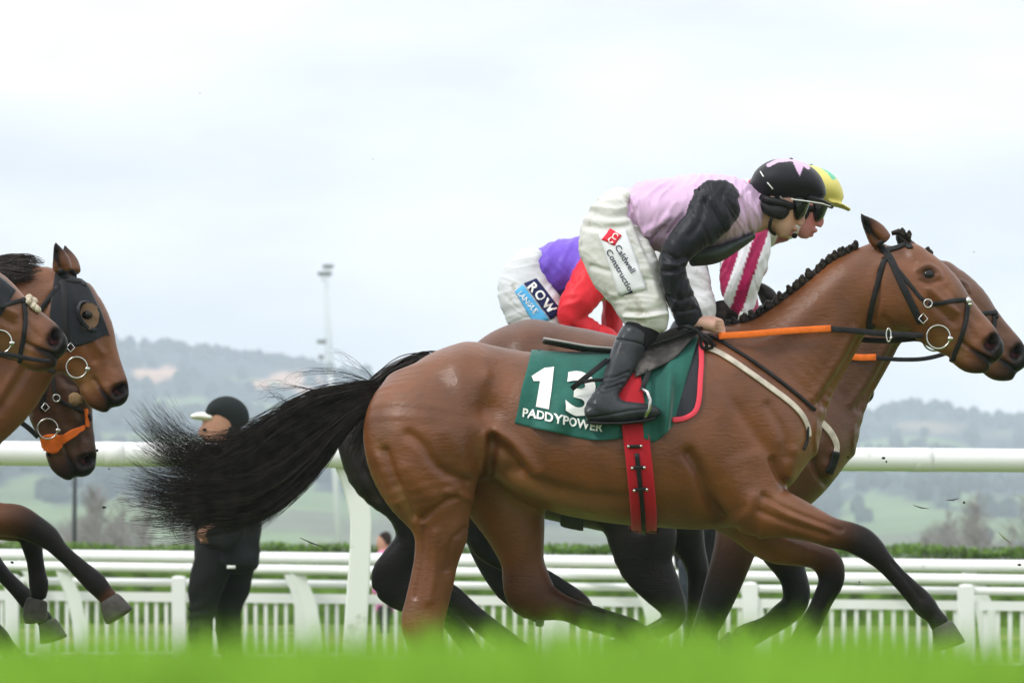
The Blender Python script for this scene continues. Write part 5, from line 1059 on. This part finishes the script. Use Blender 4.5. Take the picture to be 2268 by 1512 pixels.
on(BRc, 'navy_panel', brC, [(1160, 628), (1187, 617)], [(1219, 709), (1243, 690)], M_navyp, FC.Y, 6, 10, .006)
on(BRc, 'light_blue_panel', brC, [(1141, 646), (1158, 631)], [(1186, 722), (1216, 709)], M_sky, FC.Y, 6, 10, .006)
text_on('lettering', 'R', brC, (1167, 637), (18.5, 20), (20, -17), FC.Y, M_letter, BRc, .011, .03); text_on('lettering', 'O', brC, (1181, 653), (18, 20), (20, -17), FC.Y, M_letter, BRc, .011, .03); text_on('lettering', 'W', brC, (1198, 674), (18.5, 21), (20, -17), FC.Y, M_letter, BRc, .011, .03)
text_on('lettering', 'LANGLE', brC, (1147, 650), (10, 12.4), (12.4, -10), FC.Y, M_letter, BRc, .011, .012)

# tack of the others ---------------------------------------------------
brB = bridle(hB, FBH, 'black bridle with noseband on the half hidden dark bay horse')
rein_band(brB, Fr(FB.Y), [(1640, 720), (1760, 770), (1886, 790), (1940, 791)], [-.13, -.14, -.12, -.11], .026, M_orange, 'rein_grip', .008)
rein_band(brB, Fr(FB.Y), [(1936, 792), (2000, 796), (2060, 792), (2140, 768)], [-.11, -.11, -.11, -.11], .017, M_leather)
BG2 = thing('breast_girth', FB.w(1800, 900), 'cream webbing breast girth on the chest of the half hidden dark bay', 'breast girth')
q = MB(); strap(q, hB.bvh, [(1700, 850), (1760, 885), (1806, 924), (1835, 952), (1851, 982), (1850, 1005), (1846, 1030)], FB.Y, .026, .006, .006); both(BG2, 'webbing', M_white_web, q, FB.Y)
q = MB(); strap(q, hB.bvh, [(1850, 1000), (1843, 1025), (1834, 1045)], FB.Y, .035, .010, .01); q.build('buckle_pad', M_leather, BG2)
for h, fr, jl, lab in ((hB, FB, FJB, 'dark saddle under the rider in maroon and white stripes'), (hC, FC, FJC, 'dark saddle with black girth under the rider in purple')):
    S2 = thing('saddle', fr.w(1400, 780), lab, 'saddle'); v, f = surface([Chain(fr, [(1285, 765, 1288, 776, .075), (1330, 768, 1302, 788, .115), (1405, 766, 1408, 798, .12), (1452, 747, 1460, 782, .115), (1500, 728, 1512, 764, .10)], k=.01, sub=5)], .009, 2); mesh_from('seat', v, f, M_saddle, S2)
    q = MB(); g2 = [fr.px(*p) for p in gl]; strap(q, h.bvh, g2, fr.Y + .05, .10, .012, .012); both(S2, 'girth', M_pad, q, fr.Y)
    pv, pf, _, _ = patch(h.bvh, ([fr.px(*p) for p in ((1395, 775), (1450, 750), (1505, 728), (1546, 745))], [fr.px(*p) for p in ((1408, 846), (1436, 836), (1495, 803), (1548, 756))]), fr.Y, 14, 8, .03, .006); q = MB(); q.add(pv, pf); both(S2, 'flap', M_saddle, q, fr.Y)
brC_ = bridle(hC, FCH, 'black bridle on the nearly black far horse', cross=False)

# blinker hood and bridle of the left horse ---------------------------
br1 = bridle(hL1, FL1H, 'black bridle with large bit ring over the blinker hood at the left', cross=False)
HD = thing('blinker_hood', FL1H.w(2040, 600), 'black blinker hood with round eye cup on the left bay horse', 'hood')
hv1, hf1, hfr, hfq = patch(hL1.bvh, ([(122, 606), (160, 598), (173, 606), (190, 625), (203, 650), (219, 682), (232, 716), (241, 744)], [(110, 702), (120, 716), (132, 730), (140, 752), (148, 767), (180, 764), (212, 752), (236, 740)]), hL1.Y, 30, 20, .006, .004)
q = MB(); q.add(hv1, hf1); both(HD, 'hood_cloth', M_hood, q, hL1.Y)
c, n = hit(hL1.bvh, 197, 699, hL1.Y, .006); e1 = Vector((1, 0, 0)); 
q = MB(); N_ = 40
for k in range(N_):
    pass
rim0 = []; rim1 = []; rim2 = []
for k in range(N_):
    a = 2 * math.pi * k / N_; dx = 30 * math.cos(a); dy = 38 * math.sin(a); x = 197 + dx * .95 + dy * .25; y = 700 + dy
    p, nn = hit(hL1.bvh, x, y, hL1.Y, .004); rim0.append(p); hgt = .05 * max(0, -math.cos(a) * .8 + -math.sin(a) * .45 + .15) + .006
    p1 = p + Vector((.012 * math.cos(a) * -1, -hgt, .012 * math.sin(a))); rim1.append(p1); rim2.append(p1 + Vector((-.012 * math.cos(a), .003, .012 * math.sin(a))))
vs = rim0 + rim1 + rim2 + [p + Vector((-.010 * math.cos(2 * math.pi * i / N_), .004, .01 * math.sin(2 * math.pi * i / N_))) for i, p in enumerate(rim0)]
q.add(vs, [(r_ * N_ + i, r_ * N_ + (i + 1) % N_, (r_ + 1) % 4 * N_ + (i + 1) % N_, (r_ + 1) % 4 * N_ + i) for r_ in range(4) for i in range(N_)]); q.build('eye_cup', M_plastic, HD)
q = MB(); ep = [hit(hL1.bvh, 197 + 22 * math.cos(a), 701 + 28 * math.sin(a), hL1.Y, .012)[0] for a in np.linspace(0, 6.283, 24, endpoint=False)]; q.add(ep + [hit(hL1.bvh, 197, 701, hL1.Y, .013)[0]], [(i, (i + 1) % 24, 24) for i in range(24)]); q.build('cup_lining', mat('horse_lid_skin', (.16, .10, .055), rough=.7), HD)
q = MB(); p, n = hit(hL1.bvh, 192, 700, hL1.Y, .016); q.ball(p, (.022, .012, .018), 12, 8); q.build('eye', M_eye, HD)
br2 = bridle(hL2, FL2H, 'black bridle with cream fleece noseband on the muzzle at the left edge')
q = MB(); 
for x, y in ((60, 664), (70, 672), (80, 671), (88, 677), (66, 662)): p, n = hit(hL2.bvh, x, y, hL2.Y, .012); q.ball(p, .014, 10, 7, .25)
q.build('fleece', M_fleece, br2)
HD2 = thing('blinker_hood', FL2H.w(2040, 600), 'dark cloth hood cut by the left edge of the frame', 'hood'); hv2, hf2, _, _ = patch(hL2.bvh, ([(-90, 580), (-40, 590), (0, 613), (34, 644)], [(-100, 735), (-50, 735), (-12, 716), (20, 668)]), hL2.Y, 16, 12, .006, .004); q = MB(); q.add(hv2, hf2); both(HD2, 'hood_cloth', M_hood, q, hL2.Y)
rein_band(br2, R2, [(112, 800), (70, 795), (20, 785), (-40, 775)], [-.10, -.11, -.12, -.13], .016, M_leather)
rein_band(br1, R1, [(122, 824), (100, 815), (75, 803), (20, 790), (-60, 770)], [-.115, -.12, -.13, -.14, -.15], .020, M_leather)
br3 = bridle(hL3, FL3H, 'black buckled bridle with orange bit guard on the lowered dark head')
q = MB(); 
gv, gf, _, _ = patch(hL3.bvh, ([(93, 972), (100, 962), (120, 960), (138, 962), (160, 950), (186, 940)], [(98, 990), (110, 1003), (128, 1002), (140, 985), (162, 968), (187, 950)]), hL3.Y, 20, 8, .012, .006); q.add(gv, gf); both(br3, 'bit_guard', M_orange, q, hL3.Y)
q = MB(); strap(q, hL3.bvh, [(188, 905), (191, 925), (192, 945)], hL3.Y, .018, .006, .008); q.build('bit_guard_strap', M_orange, br3)
rein_band(br3, R3, [(85, 968), (60, 945), (30, 925), (-10, 900), (-80, 860)], [-.11, -.12, -.13, -.13, -.14], .022, M_leather)
VC = thing('eye_visor', P(192, 870, hL3.Y), 'mauve plastic eye cup beside fleece on the lowered dark head', 'blinker'); v, f = surface([Chain(R3, [(182, 850, 196, 846, .03, -.08), (184, 872, 207, 868, .035, -.09), (190, 892, 206, 890, .03, -.08)], k=.01)], .006, 1); mesh_from('cup', v, f, M_pink_cup, VC)
q = MB(); p, n = hit(hL3.bvh, 163, 884, hL3.Y, .008); q.ball(p, (.035, .012, .028), 12, 8, .15); q.build('fleece', mat('tan_fleece', (.24, .16, .08), rough=.95, bump=1, bscale=200), VC)
# ---------------------------------------------------------------- people behind the rails
M_black = mat('black_coat_cloth', attr=True, rough=.8, spec=.2, nscale=8, namt=.25, bump=.4, bscale=25)
def standing(label, Y, body, head, skin, hands=True, kind=None):
    return None
YM = 30.0; RM = Fr(YM)
MN = thing('person', P(490, HOR + CAMZ * FPX / YM, YM), 'man in black coat and white peaked cap walking beyond the near rail', 'person')
hd = [Chain(RM, [(462, 905, 528, 905, .075), (450, 930, 528, 930, .075), (446, 955, 522, 958, .07), (452, 980, 515, 985, .06), (458, 1000, 505, 1005, .045)], k=.01), Chain(RM, [(440, 948, 456, 948, .014), (438, 963, 456, 966, .018)], k=.01), Chain(RM, [(470, 985, 530, 985, .06), (468, 1020, 535, 1020, .065)], k=.02)]
lim = [Chain(RM, [(470, 1030, 535, 1030, .10), (450, 1060, 565, 1055, .20), (445, 1120, 575, 1110, .22), (440, 1200, 570, 1190, .19), (438, 1245, 565, 1240, .19)], k=.03)]
arm = [Chain(RM, [(470, 1050, 535, 1040, .07, s * .22), (490, 1120, 555, 1115, .065, s * .25), (480, 1175, 535, 1185, .055, s * .25), (455, 1180, 480, 1200, .045, s * .22)], k=.02) for s in (-1, 1)]
hand = [Chain(RM, [(474, 1160, 486, 1185, .035, s * .22), (450, 1160, 468, 1190, .045, s * .22), (438, 1180, 446, 1200, .03, s * .22)], k=.01) for s in (-1, 1)] + [Chain(RM, [(450 + 6 * i, 1182, 456 + 6 * i, 1184, .010, -.25 + .012 * i), (442 + 5 * i, 1194, 449 + 5 * i, 1197, .010, -.25 + .012 * i), (444 + 5 * i, 1204, 450 + 5 * i, 1205, .008, -.24 + .012 * i)], k=.006) for i in range(4)]
leg = [Chain(RM, [(440, 1230, 520, 1230, .11, -.09), (424, 1290, 492, 1290, .095, -.10), (422, 1360, 470, 1360, .075, -.10), (425, 1430, 462, 1430, .06, -.10), (428, 1480, 460, 1482, .05, -.1)], k=.03), Chain(RM, [(490, 1235, 562, 1230, .11, .09), (488, 1300, 548, 1300, .095, .10), (480, 1360, 530, 1362, .075, .10), (488, 1420, 530, 1425, .06, .1), (505, 1475, 540, 1482, .05, .1)], k=.03)]
pr = hd + lim + arm + hand + leg; v, f = surface(pr, .012, 1); mesh_from('body', v, f, M_skin, MN, np.tile(np.array((.42, .22, .15)), (len(v), 1)))
grow = lambda chs, d: [(setattr(c, 'n', np.hstack([c.n[:, :3], c.n[:, 3:5] + d, c.n[:, 5:]])), c)[1] for c in chs]
v, f = surface(grow(lim, .015) + grow(arm, .012), .012, 1); v = wrinkle(v, f, .02, 5, 12, 4, 30); mesh_from('coat', v, f, M_black, MN, np.tile(np.array((.018, .0195, .021)), (len(v), 1)))
v, f = surface(grow(leg, .012), .012, 1); v = wrinkle(v, f, .014, 6, 12, 9, 10); TR = mesh_from('trousers', v, f, M_black, MN, np.tile(np.array((.010, .011, .010)), (len(v), 1)))
a = P(512, 1255, YM - .24); q = MB(); q.box((a.x - .026, a.y - .004, a.z - .010), (a.x + .026, a.y + .004, a.z + .010)); q.build('white_tag', M_letter, TR)
v, f = surface([Chain(RM, [(502, 945, 534, 950, .075), (498, 970, 536, 965, .086), (492, 1000, 540, 1002, .095)], k=.02)], .012, 1); mesh_from('hood', v, f, M_black, MN, np.tile(np.array((.013, .014, .015)), (len(v), 1)))
v, f = surface([Chain(RM, [(455, 912, 470, 932, .07), (472, 886, 486, 930, .085), (495, 876, 502, 938, .09), (516, 884, 518, 950, .08), (530, 908, 522, 965, .065)], k=.01, sub=5)], .009, 1); CP = mesh_from('cap', v, f, mat('black_cap', (.014, .018, .018), rough=.85), MN)
v, f = surface([Chain(RM, [(472, 915, 468, 934, .08), (446, 912, 442, 930, .075), (424, 918, 423, 927, .05)], k=.01, sub=4)], .008, 1); mesh_from('peak', v, f, mat('white_peak', (.78, .76, .70), rough=.5), CP)
for s in (-1, 1):
    q = MB(); q.ball(P(453, 951, YM + s * .045), (.016, .02, .010), 8, 6); q.build('eye', mat('dark_eye', (.02, .014, .012), rough=.4), MN)
    v, f = surface([Chain(RM, [(422, 1478, 425, 1500, .05, s * .1), (445, 1480, 448, 1505, .05, s * .1), (472, 1476, 474, 1505, .045, s * .1)] if s < 0 else [(500, 1472, 500, 1500, .05, .1), (525, 1476, 525, 1505, .05, .1), (550, 1480, 550, 1505, .045, .1)], k=.01)], .012, 1); mesh_from('shoe', v, f, M_leather, MN)

YP = 62.0; RP = Fr(YP)
PK = thing('person', P(850, HOR + CAMZ * FPX / YP, YP), 'distant dark-haired person in a pink top behind the rails', 'person')
hd = [Chain(RP, [(836, 1190, 866, 1190, .08), (834, 1203, 866, 1205, .08), (838, 1216, 862, 1218, .06)], k=.01), Chain(RP, [(840, 1214, 866, 1214, .06), (838, 1226, 870, 1226, .07)], k=.02)]
lim = [Chain(RP, [(836, 1226, 872, 1224, .14), (830, 1245, 880, 1243, .2), (832, 1290, 876, 1290, .17), (834, 1350, 872, 1350, .16)], k=.02)] + [Chain(RP, [(836, 1235, 850, 1232, .05, s * .2), (832, 1275, 846, 1275, .045, s * .22), (826, 1310, 840, 1312, .04, s * .2)], k=.02) for s in (-1, 1)]
hnd = [Chain(RP, [(824, 1312, 838, 1315, .03, s * .2), (822, 1322, 836, 1326, .025, s * .2)], k=.01) for s in (-1, 1)]
leg = [Chain(RP, [(838, 1345, 868, 1345, .1, s * .09), (842, 1372, 862, 1372, .07, s * .09), (844, 1400, 860, 1402, .06, s * .09)], k=.02) for s in (-1, 1)]
v, f = surface(hd + lim + hnd + leg, .016, 1); mesh_from('body', v, f, M_skin, PK, np.tile(np.array((.5, .28, .2)), (len(v), 1)))
v, f = surface(grow(lim, .015), .016, 1); mesh_from('pink_top', v, f, mat('pink_fleece', (.62, .19, .42), rough=.9), PK)
v, f = surface(grow(leg, .015), .016, 1); mesh_from('trousers', v, f, M_black, PK, np.tile(np.array((.03, .03, .035)), (len(v), 1)))
v, f = surface([Chain(RP, [(838, 1182, 862, 1182, .085), (840, 1190, 868, 1192, .09), (848, 1203, 868, 1206, .08)], k=.01)], .012, 1); mesh_from('hair', v, f, mat('dark_brown_hair', (.025, .014, .010), rough=.8), PK)

YG = 31.0; RG = Fr(YG)
GP_ = thing('person', P(1540, HOR + CAMZ * FPX / YG, YG), 'person in dark grey trousers hidden behind the leading horses, only legs showing', 'person')
hd = [Chain(RG, [(1500, 905, 1560, 905, .075), (1496, 940, 1560, 940, .075), (1505, 985, 1550, 985, .05)], k=.01), Chain(RG, [(1512, 985, 1560, 985, .06), (1510, 1020, 1565, 1020, .065)], k=.02)]
lim = [Chain(RG, [(1505, 1030, 1570, 1030, .10), (1490, 1060, 1590, 1055, .20), (1488, 1120, 1595, 1120, .21), (1494, 1200, 1590, 1200, .18), (1500, 1245, 1588, 1250, .18)], k=.03)] + [Chain(RG, [(1515, 1050, 1570, 1045, .06, s * .22), (1520, 1130, 1570, 1130, .055, s * .24), (1510, 1210, 1550, 1210, .045, s * .24)], k=.02) for s in (-1, 1)]
hnd = [Chain(RG, [(1510, 1212, 1545, 1214, .03, s * .24), (1512, 1245, 1540, 1248, .022, s * .24)], k=.02) for s in (-1, 1)]
leg = [Chain(RG, [(1505, 1240, 1570, 1240, .11, -.09), (1512, 1300, 1572, 1300, .09, -.1), (1518, 1380, 1562, 1380, .07, -.1), (1520, 1475, 1556, 1478, .055, -.1)], k=.03), Chain(RG, [(1530, 1240, 1590, 1240, .11, .09), (1535, 1300, 1590, 1300, .09, .1), (1545, 1380, 1585, 1380, .07, .1), (1550, 1475, 1582, 1478, .055, .1)], k=.03)]
v, f = surface(hd + lim + hnd + leg, .014, 1); mesh_from('body', v, f, M_skin, GP_, np.tile(np.array((.45, .25, .18)), (len(v), 1)))
v, f = surface(grow(lim, .015), .014, 1); mesh_from('coat', v, f, M_black, GP_, np.tile(np.array((.012, .013, .014)), (len(v), 1)))
v, f = surface(grow(leg, .015), .014, 1); v = wrinkle(v, f, .014, 6, 12, 9, 10); mesh_from('trousers', v, f, M_black, GP_, np.tile(np.array((.035, .042, .055)), (len(v), 1)))
v, f = surface([Chain(RG, [(1498, 890, 1564, 890, .085), (1500, 905, 1566, 905, .085)], k=.01)], .012, 1); mesh_from('cap', v, f, mat('black_cap_cloth', (.014, .015, .016), rough=.85), GP_)
v, f = surface([Chain(RG, [(1515, 1475, 1520, 1505, .05, s * .1), (1550, 1478, 1552, 1508, .05, s * .1), (1572, 1490, 1572, 1508, .03, s * .1)], k=.01) for s in (-1, 1)], .012, 1); mesh_from('shoes', v, f, M_leather, GP_)

# ---------------------------------------------------------------- clods of turf in the air
M_mud = mat('wet_mud', (.022, .017, .010), rough=.8, nscale=80, namt=.4); M_straw = mat('torn_grass', (.17, .19, .045), rough=.8)
CL = [(1957, 1014, .010, 'small dark clod of mud in front of the thick right rail'), (1963, 1022, .006, 'tiny dark clod just below another one at the right rail'), (443, 207, .0035, 'tiny dark speck of turf high in the left sky'), (826, 353, .0025, 'tiny speck of turf in the grey sky above the tail'), (2157, 558, .004, 'tiny speck of turf above the second horse face'), (231, 1123, .009, 'mud clod flying between the reaching foreleg and the tail'), (215, 997, .008, 'mud clod flying before the left rail'), (242, 1038, .005, 'small mud clod below the left rail'), (27, 1245, .008, 'mud clod in front of the far left rails'), (2135, 1112, .009, 'dark clod in the air before the right field'), (2098, 1225, .006, 'tiny clod above the right hedge'), (2258, 1250, .008, 'mud clod at the right edge by the upper rail'), (1904, 1288, .006, 'tiny clod before the lower right rail'), (1878, 1012, .005, 'tiny clod beside the chest of the second horse')]
for x, y, r, lab in CL:
    q = MB(); q.ball(P(x, y, 18.1), (.62 * r * random.uniform(.8, 1.5), .6 * r, .62 * r * random.uniform(.6, 1)), 8, 6, .3); tag(q.build('turf_clod', M_mud, smooth=False), lab, 'clod', 'clods thrown up by hooves')
for x, y, dx, dy, lab in ((2225, 1190, 14, 12, 'torn tuft of pale grass flying before the bare thicket at the right'), (2040, 1122, 18, 4, 'dark blade of grass flying above the right hedge'), (2110, 1105, 14, -2, 'thin dark grass shred in the air at the right'), (690, 1200, 26, 10, 'thin grass shred flying beside the near rail post')):
    q = MB(); q.tube([P(x - dx, y - dy, 18.1), P(x, y + 2, 18.1), P(x + dx, y + dy, 18.12)], [.0010, .0026, .0008], 5); tag(q.build('turf_shred', M_straw if 'pale' in lab else M_mud), lab, 'grass shred', 'torn grass in the air')
